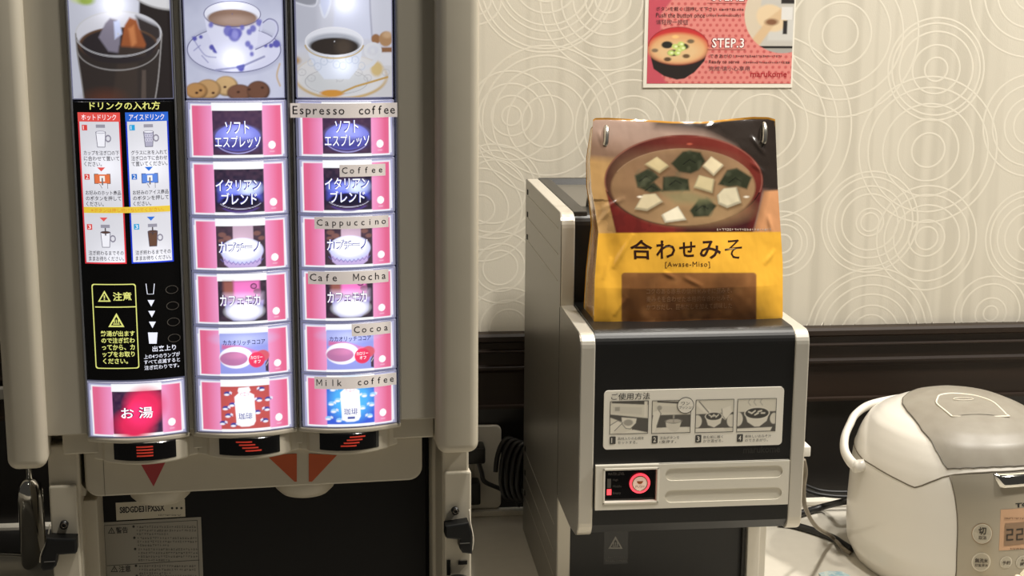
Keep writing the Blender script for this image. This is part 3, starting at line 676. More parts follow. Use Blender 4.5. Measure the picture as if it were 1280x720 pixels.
for k, s_ in enumerate(('熱湯が出ます', 'ので注ぎ終わ', 'ってから、カ', 'ップをお取り', 'ください。')):
    p.text(s_, 126+k*.7, 413.5+k*8.6, (168.5 if k < 4 else 160), 420.5+k*8.6, YB, 2, .02)
LW = (238, 240, 255)
p.line([(182.5, 354.5), (184.2, 367.5), (191.8, 367.5), (193, 354.5)], .0006, LW, 2)
for yy in (375, 388.5, 402): p.poly([(184.5+(yy-375)*.06, yy), (193.2+(yy-375)*.06, yy), (189+(yy-375)*.06, yy+8)], LW, 2)
p.poly([(185, 415.5), (186.5, 429.5), (195.8, 429.5), (197, 415.5)], LW, 2)
p.text('出来上り', 190.5, 431.5, 220, 438.5, LW, 2, .015); p.text('上の4つのランプが', 180, 441.5, 225, 447, LW, 2, .01); p.text('すべて点滅すると', 180, 448.5, 225, 454, LW, 2, .01); p.text('注ぎ終わりです。', 180.5, 455.5, 224, 461, LW, 2, .01)
mb.build('instruction_print', ipo)
mb = MB(); p = Print(mb, pI, SI, INK)
for k in range(4): p.ell(214.8+k*1.0, 361.8+k*20.2, 8, 5.2, (96, 92, 86), 2, hole=.88, n=28)
mb.build('lamp_outlines', ipo)

# convex lips, indicator covers, apron and spouts
for i, (u0, u1) in enumerate(bev):
    c_, hw = (u0+u1)/2, (u1-u0)/2+.0005; mb = MB(); S = bulge(c_, hw, .0125)
    us = [c_-hw+2*hw*k/20 for k in range(21)]; mb.prism([(u, S(u, 0)) for u in us]+[(c_+hw, .02), (c_-hw, .02)], 'z', .2942, .2984, BEIGE, .0012, 2)
    mb.build('column_lip', mach)
mb = MB(); mb.box(-.150, .165, .006, .06, .2812, .3000, BEIGE, .0015); mb.build('lower_band', mach)
COVX = [(181, 143, 220), (312, 274, 350), (437, 401, 474)]
for i, (xc, xa, xb) in enumerate(COVX):
    yb = (560, 555, 551)[i]; c_ = FM.at(xc, yb, -.010)[0]; hw = .0335; mb = MB(); S = bulge(c_, hw, .013)
    out = [(c_-.043, .008), (c_-.036, .004)]+[(c_-hw+2*hw*k/20, S(c_-hw+2*hw*k/20, 0)) for k in range(21)]+[(c_+.036, .004), (c_+.043, .008), (c_+.043, .03), (c_-.043, .03)]
    mb.prism(out, 'z', .2752, .2948, BEIGE, .002, 3); cv = mb.build('indicator_cover', mach)
    mb = MB(); hw2 = .0255; zb, zt = .2790, .2944; us = [c_-hw2+2*hw2*k/20 for k in range(21)]
    mb.prism([(u, S(u, 0)-.0006) for u in us]+[(u, S(u, 0)+.001) for u in us[::-1]], 'z', zb, zt, BLACK_G, .0005, 1)
    wd = mb.build('indicator_window', cv)
    mb = MB(); pr = Print(mb, None, lambda u, w_: S(u, w_)-.0007, mat('red_stripe', (196, 62, 48), .4, emit=(220, 60, 40), es=.25)); pr.m = MATS['red_stripe']
    sh = (0, .0026, -.0026)[i]; of = (0, -.001, .0025)[i]
    for k in range(4):
        z = .2920-k*.0026; a = c_+of-.0065+sh*(k-1.5); pr.rect(a, z, a+.0135, z-.0013, (200, 60, 45), 1, n=3)
    mb.build('indicator_stripes', wd)
AY = .018
la, lz = FM.at(106, 600, AY); ra, rz = FM.at(528, 590, AY); zb = FM.at(320, 611, AY)[1]; zt = .2795
mb = MB(); mb.prism([(la, zt)]+arc(la+.012, zb+.012, .012, 180, 270)+arc(ra-.012, zb+.012, .012, 270, 360)+[(ra, zt)], 'y', AY, AY+.062, BEIGE, .002, 2)
mb.box(la+.0158, la+.0163, AY-.0002, AY+.001, zb+.001, zt, mat('seam_line', (110, 104, 92), .6))
ap = mb.build('apron', mach)
pA = lambda x, y: FM.at(x, y, AY)
STR, STO = mat('red_sticker', (158, 48, 52), .5), mat('orange_sticker', (176, 76, 30), .5)
for pts, m_, nm, lb in (([(172, 573), (209, 573), (192, 608)], STR, 'arrow_sticker', 'red triangle sticker'), ([(333, 569), (371, 567), (371, 602), (368, 602)], STO, 'arrow_sticker', 'orange triangle sticker on the left'), ([(386, 567), (421, 569), (390, 602), (386, 602)], STO, 'arrow_sticker', 'orange triangle sticker on the right')):
    mb = MB(); mb.prism([pA(*q_) for q_ in pts], 'y', AY-.0004, AY+.0002, m_); mb.build(nm, ap)['label'] = lb
for xc, yc in ((201, 617), (381, 609)):
    u, z = FM.at(xc, yc, .045); mb = MB(); mb.lathe([(.027, .016), (.026, -.006), (.021, -.011), (.012, -.0115), (.011, -.006)], (u, .045, zb-.002), BEIGE, 40); mb.build('spout', mach)
# lower front: black door, labels, posts, latches
DY = .078
mb = MB(); mb.box(-.131, .168, DY, .09, .006, .262, mat('black_door', (12, 11, 11), .45, bump=((3, 3, 300), .05, .001), spec=.2), .002); dr = mb.build('waste_door', mach)
pD = lambda x, y: FM.at(x, y, DY)
mb = MB(); p = Print(mb, pD, DY, INK)
p.rect(145, 626, 231.5, 648, (196, 188, 168), 2); p.text('S8DGDE31PXSSX', 149.5, 632, 206, 640, (34, 30, 28), 3, .035); [p.ell(x_, 635, 1.5, 1.5, (34, 30, 28), 3, 12) for x_ in (215.2, 221, 226.8)]; p.lines(198, 642, 227, 645, 1, (70, 66, 60), 3)
lb = mb.build('code_label', dr); lb['label'] = 'pale label with a black code'
mb = MB(); p = Print(mb, pD, DY, INK)
p.rect(128.5, 649.5, 254, 790, (150, 145, 133), 2); p.frame(133, 653, 249.5, 790, .0005, (40, 38, 36), 3); p.rect(133.5, 703, 249.5, 703.8, (60, 58, 54), 3)
tri(p, 139.5, 663, 4.6, (40, 38, 36), (150, 145, 133), 3); p.text('警告', 145, 658.5, 160, 666.5, (40, 38, 36), 3, .015); tri(p, 143, 711, 4.6, (40, 38, 36), (150, 145, 133), 3); p.text('注意', 148.5, 706.5, 163.5, 715, (40, 38, 36), 3, .015)
for yy, n_, x_ in ((656, 3, 167), (670, 3, 168), (684, 4, 169), (705, 3, 170), (717.5, 3, 171)):
    p.ell(x_, yy+2, 1.6, 1.6, (40, 38, 36), 3, 12); p.lines(x_+4, yy, 247, yy+n_*4.5, n_, (84, 80, 74), 3, .5, .55)
lb = mb.build('warning_label', dr); lb['label'] = 'grey label of small warning print'
mb = MB(); mb.box(.128, .148, .05, DY, .250, .2615, DARK); mb.cyl((.1545, .0775, .268), (.1545, .070, .268), .0025, CHROME, 10); mb.build('inner_bolt', mach)
def post(xa, xb, ytop, xc0, xc1, ystep, yl=.012):
    mb = MB(); u0, z1 = FM.at(xa, ytop, yl); u1, _ = FM.at(xb, ytop, yl); mb.box(u0, u1, yl, .10, .006, z1+.02, BEIGE, .002)
    po = mb.build('support_post', mach); v0, z2 = FM.at(xc0, ystep, yl-.003); v1, _ = FM.at(xc1, ystep, yl-.003)
    mb = MB(); mb.box(v0, v1, yl-.004, yl+.02, .012, z2, BEIGE, .0015); mb.build('post_cover', po); return po, v0, v1
pl, l0, l1 = post(60, 99, 585, 61, 96, 608); prr, r0, r1 = post(553, 586, 562, 555, 589, 591)
mb = MB(); u0, z1 = FM.at(96, 626, .03); u1, _ = FM.at(121, 626, .03); mb.box(u0, u1, .03, .09, .006, z1, BEIGE, .001); u0, z1 = FM.at(74, 571, .02)
mb.prism([(u0, z1), (u0+.020, z1-.030), (u0+.020, z1-.036), (u0-.006, z1-.036), (u0-.006, z1)], 'y', .02, .06, BEIGE); mb.build('post_bracket', mach)
pL = lambda x, y: FM.at(x, y, .008)
for xs_, ys_, r_, po in ((80.5, 655, .0036, pl), (568.5, 637.5, .0034, prr)):
    u, z = pL(xs_, ys_); mb = MB(); mb.cyl((u, .004, z), (u, .012, z), r_, BLACK, 18); mb.tube([(u+r_*.55*math.cos(a), .0035, z+r_*.55*math.sin(a)) for a in np.linspace(0, 6.28, 13)], .0006, mat('screw_rim', (66, 58, 46), .4), 6); mb.build('screw', po)
for pts, po in (([(59, 669.5), (72, 670.5), (96.5, 671), (97, 687), (95, 689.5), (73.5, 691), (71.5, 704), (67, 709.5), (55, 711), (52, 707), (52, 693), (57, 680)], pl),
                ([(585, 650.5), (556, 655), (556, 668.5), (558, 670.5), (573.5, 672), (573.5, 683), (577, 688.5), (589, 690), (589.5, 664)], prr)):
    mb = MB(); mb.prism([FM.at(x, y, .0)for x, y in pts], 'y', -.006, .009, mat('latch_black', (11, 11, 11), .45, spec=.3), .0015, 2)
    la_ = mb.build('latch', po)
    (x0_, y0_) = pts[-2] if po is prr else pts[7]; u, z = FM.at(581 if po is prr else 62, 679 if po is prr else 702, -.006)
    mb = MB(); mb.box(u-.0045, u+.0045, -.0066, -.0058, z-.0003, z+.0003, mat('latch_line', (84, 82, 78), .5)); mb.build('latch_groove', la_)
for pts in ([(62.5, 655), (60.5, 668), (57, 680), (51.5, 692), (50, 703)], [(586.5, 637), (587.3, 650), (590.5, 666), (591.5, 676), (590, 688)]):
    mb = MB(); mb.tube([(FM.at(x, y, .004)[0], .004, FM.at(x, y, .004)[1]) for x, y in pts], .0007, mat('cover_lip', (214, 206, 188), .4), 6, spline=5); mb.build('cover_lip', mach)
mb = MB(); u, z = pL(579, 703); mb.box(u-.0045, u+.0035, .0066, .009, z-.0016, z+.0016, DARK); u2, z2 = pL(560.5, 708); mb.box(u2-.0016, u2+.0016, .0066, .009, z2-.008, z2+.006, DARK); mb.build('post_slot', prr)
u, z = pL(570.5, 722); mb = MB(); mb.lathe([(.010, -.012), (.0105, .0), (.009, .0045), (.004, .0065)], (u, -.004, z), BLACK, 24); mb.build('knob', prr)
mb = MB(); mb.box(-.186, .197, -.02, .40, .0, .006, BLACK, .002); mb.build('base_plate', mach)

# ------------------------------------------------------------------ soup dispenser
FD = Frame((0, 0, 0)); DX0, DX1 = .2132, .4340; DF = 1.303; TH = .0140
dis = thing('soup_dispenser', 'silver and black hot soup dispenser with lit push button on the counter', 'soup dispenser', (.3236, 1.52, 0)); OD = Vector((.3236, 1.52, 0))
def dd(mb, name, parent=dis):
    mb.v = [(x-OD.x, y-OD.y, z-OD.z) for x, y, z in mb.v]; return mb.build(name, parent)
BK_Y, TW_Y = 1.732, 1.437
side = [(BK_Y, .002), (TW_Y, .002)]+[(TW_Y, .1475)]+[(1.350, .1475)]+arc(DF+.016, .1475+.020, .016, 250, 180, 5)[0:]+arc(DF+.013, .352-.013+.0015, .013, 180, 90, 6)+[(TW_Y, .3535)]+arc(TW_Y+.015, .4485-.015, .015, 180, 90, 6)+arc(BK_Y-.006, .4485-.006, .006, 90, 0, 4)
for k, x0 in enumerate((DX0, DX1-TH)):
    mb = MB(); mb.prism(side, 'x', x0, x0+TH, SILVER, .0012, 2)
    sp_ = dd(mb, 'side_panel')
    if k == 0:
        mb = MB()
        mb.prism([(y, z) for y, z in side], 'x', x0-.0006, x0+.0002, SILVER_SHADE)  # thin added sheet that carries the side's shade in its colour
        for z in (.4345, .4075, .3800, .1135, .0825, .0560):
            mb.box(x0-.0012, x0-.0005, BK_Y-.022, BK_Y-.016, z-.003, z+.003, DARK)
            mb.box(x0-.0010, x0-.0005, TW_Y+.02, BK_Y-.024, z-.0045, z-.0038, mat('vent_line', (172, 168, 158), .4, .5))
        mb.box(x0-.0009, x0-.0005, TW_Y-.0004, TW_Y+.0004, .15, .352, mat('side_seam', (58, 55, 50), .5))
        dd(mb, 'side_shade_skin')
mb = MB(); front = [(TW_Y+.02, .150), (DF+.030, .150), (DF+.010, .1545)]+[(DF+.0015, .165), (DF+.0015, .335)]+arc(DF+.0165, .3555-.015, .015, 180, 90, 8)+[(TW_Y+.02, .3555)]
mb.prism(front, 'x', DX0+TH, DX1-TH, BLACK, 0, smooth=False); fc = dd(mb, 'front_cover')
mb = MB(); mb.prism([(BK_Y-.002, .356), (TW_Y+.006, .356), (TW_Y+.006, .430)]+arc(TW_Y+.018, .4475-.012, .012, 180, 90, 5)+[(TW_Y+.060, .4475), (TW_Y+.066, .4425), (BK_Y-.020, .4425), (BK_Y-.012, .4495), (BK_Y-.002, .4495)], 'x', DX0+TH, DX1-TH, BLACK)
mb.box(DX0+TH, DX0+TH+.014, TW_Y+.01, BK_Y-.002, .436, .4492, mat('black_top_rim', (46, 44, 41), .4), .001); mb.box(DX1-TH-.014, DX1-TH, TW_Y+.01, BK_Y-.002, .436, .4492, MATS['black_top_rim'], .001)
mb.box(DX0+TH+.014, DX1-TH-.014, TW_Y+.07, BK_Y-.02, .436, .4432, mat('top_lid_grey', (96, 92, 84), .4)); dd(mb, 'tower_cover')
mb = MB(); mb.box(DX0+TH, DX1-TH, TW_Y+.012, BK_Y-.002, .003, .1505, BLACK); bs = dd(mb, 'base_cover')
mb = MB(); ux = FD.at(943, 680, TW_Y)[0]; mb.box(ux, ux+.0135, TW_Y+.002, TW_Y+.014, .002, .1500, SILVER, .001); ux2 = FD.at(930, 680, TW_Y)[0]; mb.box(ux2, ux, TW_Y+.006, TW_Y+.014, .002, .1500, mat('dark_strip', (52, 50, 46), .5)); dd(mb, 'base_trim')
# printed usage sticker
pF = lambda x, y: FD.at(x, y, DF)
mb = MB(); p = Print(mb, pF, DF, INK); s0, s1, q0, q1 = .2362, .4108, .2412, .2990
mb.prism(rrect(s0, s1, q0, q1, .004), 'y', DF-.0002, DF+.0016, mat('sticker_base', (238, 232, 218), .45))
GY = (72, 70, 66); PAPER = (238, 232, 218)
p.text('ご使用方法', 764, 491, 812.5, 499.5, GY, 4, .004)
def step_art(k, x0, y0, x1, y1):
    nx, nz = 76, 66; X, Y = np.meshgrid(np.linspace(0, 48, nx), np.linspace(0, 41, nz)); A = Art(X, Y, (196, 190, 175)); D = (86, 83, 78); Md = (150, 145, 134)
    if k == 0:
        A.poly([(2, 0), (48, 0), (48, 5), (2, 2)], D); A.poly([(3, 6), (40, 8), (40, 17), (3, 14)], (188, 182, 168)); A.rect(6, 7, 12, 12, Md); A.poly([(0, 16), (48, 22), (48, 41), (30, 41), (26, 30), (0, 20)], D); A.rect(43, 0, 47, 20, (205, 198, 184))
        A.poly([(14, 20), (34, 22), (33, 28), (26, 35), (20, 34), (15, 28)], (204, 198, 184)); A.ell(23, 27, 6, 4, Md, 1.5); A.line([(14, 20), (15, 28), (20, 34), (26, 35), (33, 28), (34, 22)], .8, D); A.poly([(0, 30), (10, 24), (16, 26), (14, 30), (6, 38), (0, 41)], (206, 200, 186)); A.line([(0, 30), (10, 24), (16, 27), (6, 37)], .8, D); A.poly([(12, 41), (30, 36), (48, 40), (48, 41)], (204, 198, 184))
    if k == 1:
        A.poly([(6, 0), (40, 2), (40, 5), (6, 2)], D); A.poly([(4, 6), (32, 8), (32, 16), (4, 14)], (190, 184, 170)); A.ell(9, 9, 3, 3, Md, 1); A.poly([(0, 18), (48, 18), (48, 34), (0, 34)], D); A.poly([(2, 14), (8, 12), (11, 15), (7, 30), (3, 41), (0, 41), (0, 26)], (206, 200, 186)); A.line([(8, 12), (11, 16), (6, 32)], .8, D)
        A.poly([(0, 41), (14, 34), (44, 34), (48, 40), (48, 41)], (202, 196, 182)); A.rect(26, 18, 28, 27, Md); A.poly([(17, 26), (37, 26), (34, 37), (29, 40), (23, 38), (18, 33)], (192, 186, 172)); A.ell(27, 26, 10, 2.8, (170, 164, 152)); A.ring(27, 26, 10, 2.8, .8, D)
    if k == 2:
        A.poly([(0, 18), (48, 16), (48, 36), (0, 36)], D); A.poly([(0, 36), (36, 36), (40, 41), (0, 41)], (204, 198, 184)); A.ell(2, 27, 6, 8, (196, 190, 176)); A.ell(46, 27, 6, 8, (196, 190, 176)); A.line([(2, 4), (10, 12), (17, 15)], 5, (206, 200, 186), 1.5); A.line([(4, 2), (20, 20)], 1.2, D); A.poly([(33, 12), (44, 8), (46, 16), (38, 26), (33, 22)], (206, 200, 186)); A.line([(33, 12), (34, 20), (38, 25)], .8, D)
        A.poly([(12, 20), (34, 20), (32, 30), (24, 35), (16, 32)], (200, 194, 180)); A.ell(23, 21, 10.5, 5, (74, 72, 68)); A.ring(23, 21, 10.8, 5.4, 1, (206, 200, 186)); [A.line([(17+i*3, 19+(i % 2)*3), (20+i*3, 21-(i % 2)*2)], 1.4, (196, 190, 176)) for i in range(4)]
    if k == 3:
        A.poly([(0, 16), (48, 16), (48, 41), (0, 41)], D); A.poly([(0, 37), (44, 36), (42, 41), (0, 41)], (204, 198, 184)); A.ell(1, 25, 6, 9, (196, 190, 176)); A.ell(46, 25, 5, 7, (196, 190, 176))
        for x in (15, 22, 30): A.line([(x, 0), (x-2, 4), (x+1, 8)], .8, Md)
        A.poly([(9, 17), (40, 17), (37, 28), (28, 35), (22, 35), (13, 29)], (202, 196, 182)); A.ell(24.5, 18, 15, 7, (72, 70, 66)); A.ring(24.5, 18, 15.4, 7.4, 1.2, (208, 202, 188)); [A.line([(14+i*4, 16+(i % 3)*2), (18+i*4, 18-(i % 2)*3)], 1.8, (200, 194, 180)) for i in range(5)]
    u0, u1, w0, w1 = p.span(x0, y0, x1, y1)
    V = [(u, DF-2.5*STEP, z) for z in np.linspace(w1, w0, nz) for u in np.linspace(u0, u1, nx)]; mb.grid(V, nx, nz, INK, np.clip(A.cols*1.38-.02, 0, 1), flip=True)
    p.frame(x0-.4, y0-.4, x1+.4, y1+.4, .0005, GY, 4)
for k, (x0, y0, x1, y1, tx) in enumerate(((762.5, 501.5, 810, 542, ('具材入りのお椀を', 'セットする。')), (815, 500.5, 863, 541, ('注出ボタンを', '1度押す。')), (869.5, 499.5, 916.5, 540, ('飲む前に軽く', 'かき混ぜる。')), (921.5, 498.5, 969.5, 539, ('美味しいおみそ汁', 'のできあがり。')))):
    step_art(k, x0, y0, x1, y1)
    p.rect(x0-.5, y1+3.6, x0+7, y1+13, GY, 3, .0008); p.text(str(k+1), x0+1.5, y1+5.2, x0+4.8, y1+11.4, PAPER, 4, .01, keep=(k == 0))
    for j, s_ in enumerate(tx): p.text(s_, x0+9.5, y1+4+j*5, x0+9.5+len(s_)*4.1, y1+7.8+j*5, (104, 100, 94), 3)
p.ell(856.8, 506.5, 10.5, 10.2, GY, 4); p.ell(856.8, 506.5, 9.7, 9.4, PAPER, 5); p.text('ワン', 851.5, 502, 862, 506, GY, 6); p.text('プッシュ!', 848.5, 507, 865, 511, GY, 6)
st = dd(mb, 'usage_sticker', fc); st['label'] = 'cream sticker with four numbered pictures'
mb = MB(); p = Print(mb, lambda x, y: FD.at(x, y, DF+.0015), DF+.0015, INK); p.text('marukome', 929, 557, 975, 566, (52, 50, 47), 2, .02)
dd(mb, 'cover_print', fc)
# silver control strip with recessed panel and two grooves
mb = MB(); a0, a1 = .2290, .4190; zb, zt = .1818, .2260
bx0, bz1 = pF(753, 584.5); bx1, bz0 = pF(822, 627)
for x0, x1, z0, z1 in ((a0, bx0, zb, zt), (bx0, bx1, zb, bz0), (bx0, bx1, bz1, zt)): mb.box(x0, x1, DF-.0035, DF+.002, z0, z1, SILVER_F)
c0, c1 = (pF(831, 590)[0], pF(977, 590)[0]); r = .0062; loops = []
for zc_ in (.2155, .1935): loops.append(arc(c1-r, zc_, r, -90, 90, 10)+arc(c0+r, zc_, r, 90, 270, 10))
g = bmesh.new(); ed = []
for lp0 in [[(bx1, zb), (a1, zb), (a1, zt), (bx1, zt)]]+loops:
    vs_ = [g.verts.new((x, DF-.0035, z)) for x, z in lp0]; ed += [g.edges.new((vs_[q], vs_[(q+1) % len(vs_)])) for q in range(len(vs_))]
bmesh.ops.triangle_fill(g, use_beauty=True, use_dissolve=False, edges=ed, normal=(0, -1, 0)); mb.bm(g, SILVER_F)
mb.box(bx1, a1, DF-.0018, DF+.002, zb, zt, SILVER_F)
for lp0 in loops:
    n = len(lp0); mb.add([(x, DF-.0035, z) for x, z in lp0]+[(x, DF-.0022, z) for x, z in lp0], [(q, (q+1) % n, n+(q+1) % n, n+q) for q in range(n)]+[tuple(range(n, 2*n))], SILVER_F)
mb.prism([(a1, zb), (a1, zt), (a1-.0004, zt), (a1-.0004, zb)], 'y', DF-.0035, DF, SILVER_F); mb.box(bx1, a1, DF-.0034, DF, zt-.0004, zt, SILVER_F); mb.box(bx1, a1, DF-.0034, DF, zb, zb+.0004, SILVER_F)
cs = dd(mb, 'control_strip')
mb = MB(); t_ = .0022
for x0, x1, z0, z1 in ((bx0, bx1, bz1-t_, bz1), (bx0, bx1, bz0, bz0+t_), (bx0, bx0+t_, bz0, bz1), (bx1-t_, bx1, bz0, bz1)): mb.box(x0, x1, DF-.0042, DF+.006, z0, z1, SILVER_F, .0006)
dd(mb, 'panel_bezel', cs)
mb = MB(); mb.box(bx0+.002, bx1-.002, DF+.0008, DF+.0012, bz0+.002, bz1-.002, BLACK_G); p = Print(mb, lambda x, y: FD.at(x, y, DF+.0008), DF+.0008, INK)
p.text('WATER LEVEL', 760, 590.5, 780.5, 594, (96, 92, 88), 1); p.text('High', 766, 598.5, 772.5, 601.8, (92, 88, 84), 1); p.text('Middle', 766, 606.5, 777, 609.3, (92, 88, 84), 1); p.text('Empty', 766, 614.8, 776, 618.3, (92, 88, 84), 1); p.rect(759, 598.5, 763.8, 610, (104, 101, 97), 1)
dp = dd(mb, 'display_panel', cs)
mb = MB(); p = Print(mb, lambda x, y: FD.at(x, y, DF+.0008), DF+.0008, mat('red_lamp', (255, 90, 90), .4, emit=(255, 60, 72), es=1.6)); p.rect(758.6, 611.5, 764.2, 618.8, (255, 90, 90), 1)
dd(mb, 'level_lamp', cs)['label'] = 'lit red level lamp'
ux, uz = FD.at(799.5, 603.7, DF); mb = MB(); rb = .0099
mb.tube([(ux+rb*.90*math.cos(a), DF-.001, uz+rb*.90*math.sin(a)) for a in np.linspace(0, 2*math.pi, 41)], .0012, mat('red_ring_light', (255, 80, 90), .4, emit=(255, 62, 78), es=1.5), 8)
mb.cyl((ux, DF+.003, uz), (ux, DF-.0015, uz), rb*.76, mat('button_face', (222, 196, 176), .35, emit=(232, 190, 168), es=.42), 32, False)
mb.tube([(ux+rb*.74*math.cos(a), DF-.0016, uz+rb*.74*math.sin(a)) for a in np.linspace(0, 2*math.pi, 41)], .0006, mat('button_ring', (150, 132, 112), .3, .6), 6)
p = Print(mb, None, DF-.0016, INK); p.put([(ux+.0028*math.cos(math.radians(a)), uz+.002+.0026*math.sin(math.radians(a))) for a in range(180, 361, 15)], [tuple(range(13))], (186, 104, 52), 1); p.rect(ux-.0032, uz+.0024, ux+.0032, uz+.0018, (170, 90, 44), 2)
p.text('PUSH', ux-.0042, uz-.0018, ux+.0042, uz-.0042, (176, 146, 128), 1, .01)
dd(mb, 'push_button', cs)['label'] = 'round push button with glowing red ring'
BY = TW_Y+.012
mb = MB(); p = Print(mb, lambda x, y: FD.at(x, y, BY), BY, INK_G); p.rect(755, 655, 785, 705, (24, 23, 22), 1); p.rect(756, 656, 785, 663, (64, 61, 57), 2); tri(p, 769.3, 678.5, 9, (150, 146, 138), (22, 21, 20), 2, 'h'); p.lines(760, 694.5, 781, 698, 1, (88, 85, 80), 2); p.lines(757, 699, 783, 702.5, 1, (96, 93, 88), 2)
dd(mb, 'hot_warning_sticker', bs)['label'] = 'black hot warning sticker with triangle'
mb = MB(); ux, uz = FD.at(852.5, 655.5, 1.405); mb.box(ux-.0035, ux+.0035, 1.402, 1.409, uz-.003, .1500, mat('beige_rubber', (205, 186, 156), .6), .0008); dd(mb, 'outlet_tip')
# wire hooks that carry the pouch
PB = 1.411
for xh, yh0, yh1 in ((758.5, 159, 181), (956.5, 156, 178)):
    ux, z1 = FD.at(xh, yh0, 1.397); _, z0 = FD.at(xh, yh1, 1.397)
    mb = MB(); mb.tube([(ux, 1.50, .444), (ux, 1.47, z1-.03), (ux, 1.445, z1), (ux, 1.412, z1+.001), (ux, 1.399, z1-.002), (ux-.001, 1.394, z0+.004), (ux-.002, 1.394, z0)], .0027, STEEL, 10, spline=6); dd(mb, 'wire_hook')

# ------------------------------------------------------------------ miso pouch on the dispenser ledge
FB = Frame((0, 0, 0)); ZB, ZT = .3565, .546
CREASE = []                                            # short sharp folds in the film
for x0, y0, x1, y1, a_ in ((785, 297, 762, 338, .0016), (757, 330, 748, 352, .0012), (950, 172, 966, 192, .0014), (948, 205, 962, 216, .0012), (962, 336, 974, 322, .0014), (760, 262, 744, 282, .0013), (775, 250, 752, 262, .0012),
                           (826, 346, 838, 352, .0010), (852, 352, 872, 362, .0010), (968, 276, 971, 292, .0012), (748, 165, 752, 178, .0010), (762, 400, 775, 378, .0012), (890, 158, 905, 152, .0010)):
    CREASE.append((.25+(x0-757)*.000752, .5465-(y0-147)*.000725, .25+(x1-757)*.000752, .5465-(y1-147)*.000725, a_))
def fold(x, z):
    r = 0.
    for ax, az, bx, bz, a in CREASE:
        if min(ax, bx)-.008 < x < max(ax, bx)+.008 and min(az, bz)-.008 < z < max(az, bz)+.008:
            ex, ez = bx-ax, bz-az; t = min(1., max(0., ((x-ax)*ex+(z-az)*ez)/(ex*ex+ez*ez))); d2 = (x-ax-t*ex)**2+(z-az-t*ez)**2
            r += a*math.exp(-d2/.0000052)*math.sin(math.pi*(.15+.7*t))
    return r
def bagY(x, z):
    t = min(max((z-ZB)/(ZT-ZB), 0), 1); uu = (x-.325)/.0985
    body = max(0, 1-abs(uu)**2.6)
    y = 1.352+.050*t**1.1-.016*body*(1-t)**.55*(.35+.65*min(1, t*6))
    y += .0013*math.sin(uu*4.1+z*55)*(1-t*.6)+.0009*math.sin(uu*9-z*90+1)*body+.0022*math.exp(-((uu+.72+(z-.40)*2.2)/.10)**2)*(1 if z < .47 else .5)
    y += .0016*math.exp(-((uu-.55-(z-.42)*3)/.12)**2)
    return y-fold(x, z)
bag = thing('miso_pouch', 'yellow plastic pouch printed with a bowl of miso soup standing on the dispenser', 'food pouch', (.325, 1.375, ZB)); OB = Vector((.325, 1.375, ZB))
def bb(mb, name, parent=bag):
    mb.v = [(x-OB.x, y-OB.y, z-OB.z) for x, y, z in mb.v]; return mb.build(name, parent)
def interp(tab, y): return float(np.interp(y, [q[0] for q in tab], [q[1] for q in tab]))
Lb = [(147, 741.5), (200, 737.5), (235, 739.5), (260, 744), (290, 748), (320, 745.5), (350, 743.5), (411, 742)]
Rb = [(147, 969), (230, 972), (290, 976), (330, 978.5), (396, 978.5), (404, 977), (409, 972)]
topy = [(741, 150), (744, 147.6), (760, 147.3), (800, 149.5), (840, 152), (880, 152.3), (915, 148.5), (940, 146.2), (960, 146.4), (969, 149)]
nx, nz = 232, 262
X = np.zeros((nz, nx)); Y = np.zeros((nz, nx))
for j in range(nz):
    t = j/(nz-1); yn = 147+(410.5-147)*t; a, c_ = interp(Lb, yn), interp(Rb, yn)
    for i in range(nx):
        x = a+(c_-a)*i/(nx-1); y0 = interp(topy, x); y1 = 411-2.6*(x-742)/236
        X[j, i] = x; Y[j, i] = y0+(y1-y0)*t
A = Art(X, Y, (168, 138, 122)); N1 = vnoise(X, Y, 22, 5); N2 = vnoise(X, Y, 7, 6)
A.rect(700, 100, 1000, 178, (172, 146, 132), 30); A.poly([(720, 165), (800, 190), (800, 300), (720, 300)], (136, 108, 90), 24); A.poly([(700, 194), (770, 200), (800, 320), (700, 320)], (206, 164, 108), 10); A.poly([(812, 140), (900, 140), (1000, 145), (1000, 240), (960, 240), (930, 190), (880, 166), (820, 158)], (60, 50, 45), 14); A.poly([(880, 150), (990, 148), (990, 238), (950, 238), (920, 180)], (46, 38, 33), 8); A.poly([(955, 239), (1000, 236), (1000, 300), (940, 300)], (212, 152, 106), 3)
A.poly([(757, 238), (763, 262), (772, 300), (938, 300), (948, 262), (953, 236)], (118, 40, 36), 2); A.poly([(850, 275), (935, 262), (945, 240), (953, 240), (938, 300), (850, 300)], (66, 28, 30), 20); A.mix((N2 > .62)*.18*(Y > 262)*(X < 850), (60, 30, 30))
A.ell(854.5, 226, 99, 57.5, (112, 44, 36), 1.5); A.mix(np.clip((862-X)/90, 0, 1)*.8*(((X-854.5)/98)**2+((Y-226)/56.5)**2 < 1), (52, 32, 30)); A.mix(np.clip((Y-215)/40, 0, 1)*.5*(((X-854.5)/98)**2+((Y-226)/56.5)**2 < 1), (70, 28, 26)); A.ring(854.5, 226, 98, 56.5, 1.3, (150, 96, 82), 1.4, y0=170, y1=240, al=.8); A.ring(854.5, 226, 98, 56.5, 1.6, (40, 18, 18), 1.4, y0=240)
A.ell(854, 234, 90, 48, (158, 126, 92), 1.8); A.ell(840, 205, 70, 18, (120, 92, 70), 16, al=.7); A.ell(805, 232, 40, 30, (136, 104, 76), 20, al=.7); A.ell(870, 262, 60, 18, (164, 134, 96), 16, al=.8); A.mix((N1-.4).clip(0, 1)*.5*(((X-854)/90)**2+((Y-234)/48)**2 < 1), (108, 82, 58)); A.ring(854, 234, 90, 48, 1, (176, 146, 116), 1.2, y1=215, al=.6)
zz = lambda pts: [(x/4.5+720, y/4.5+130) for x, y in pts]
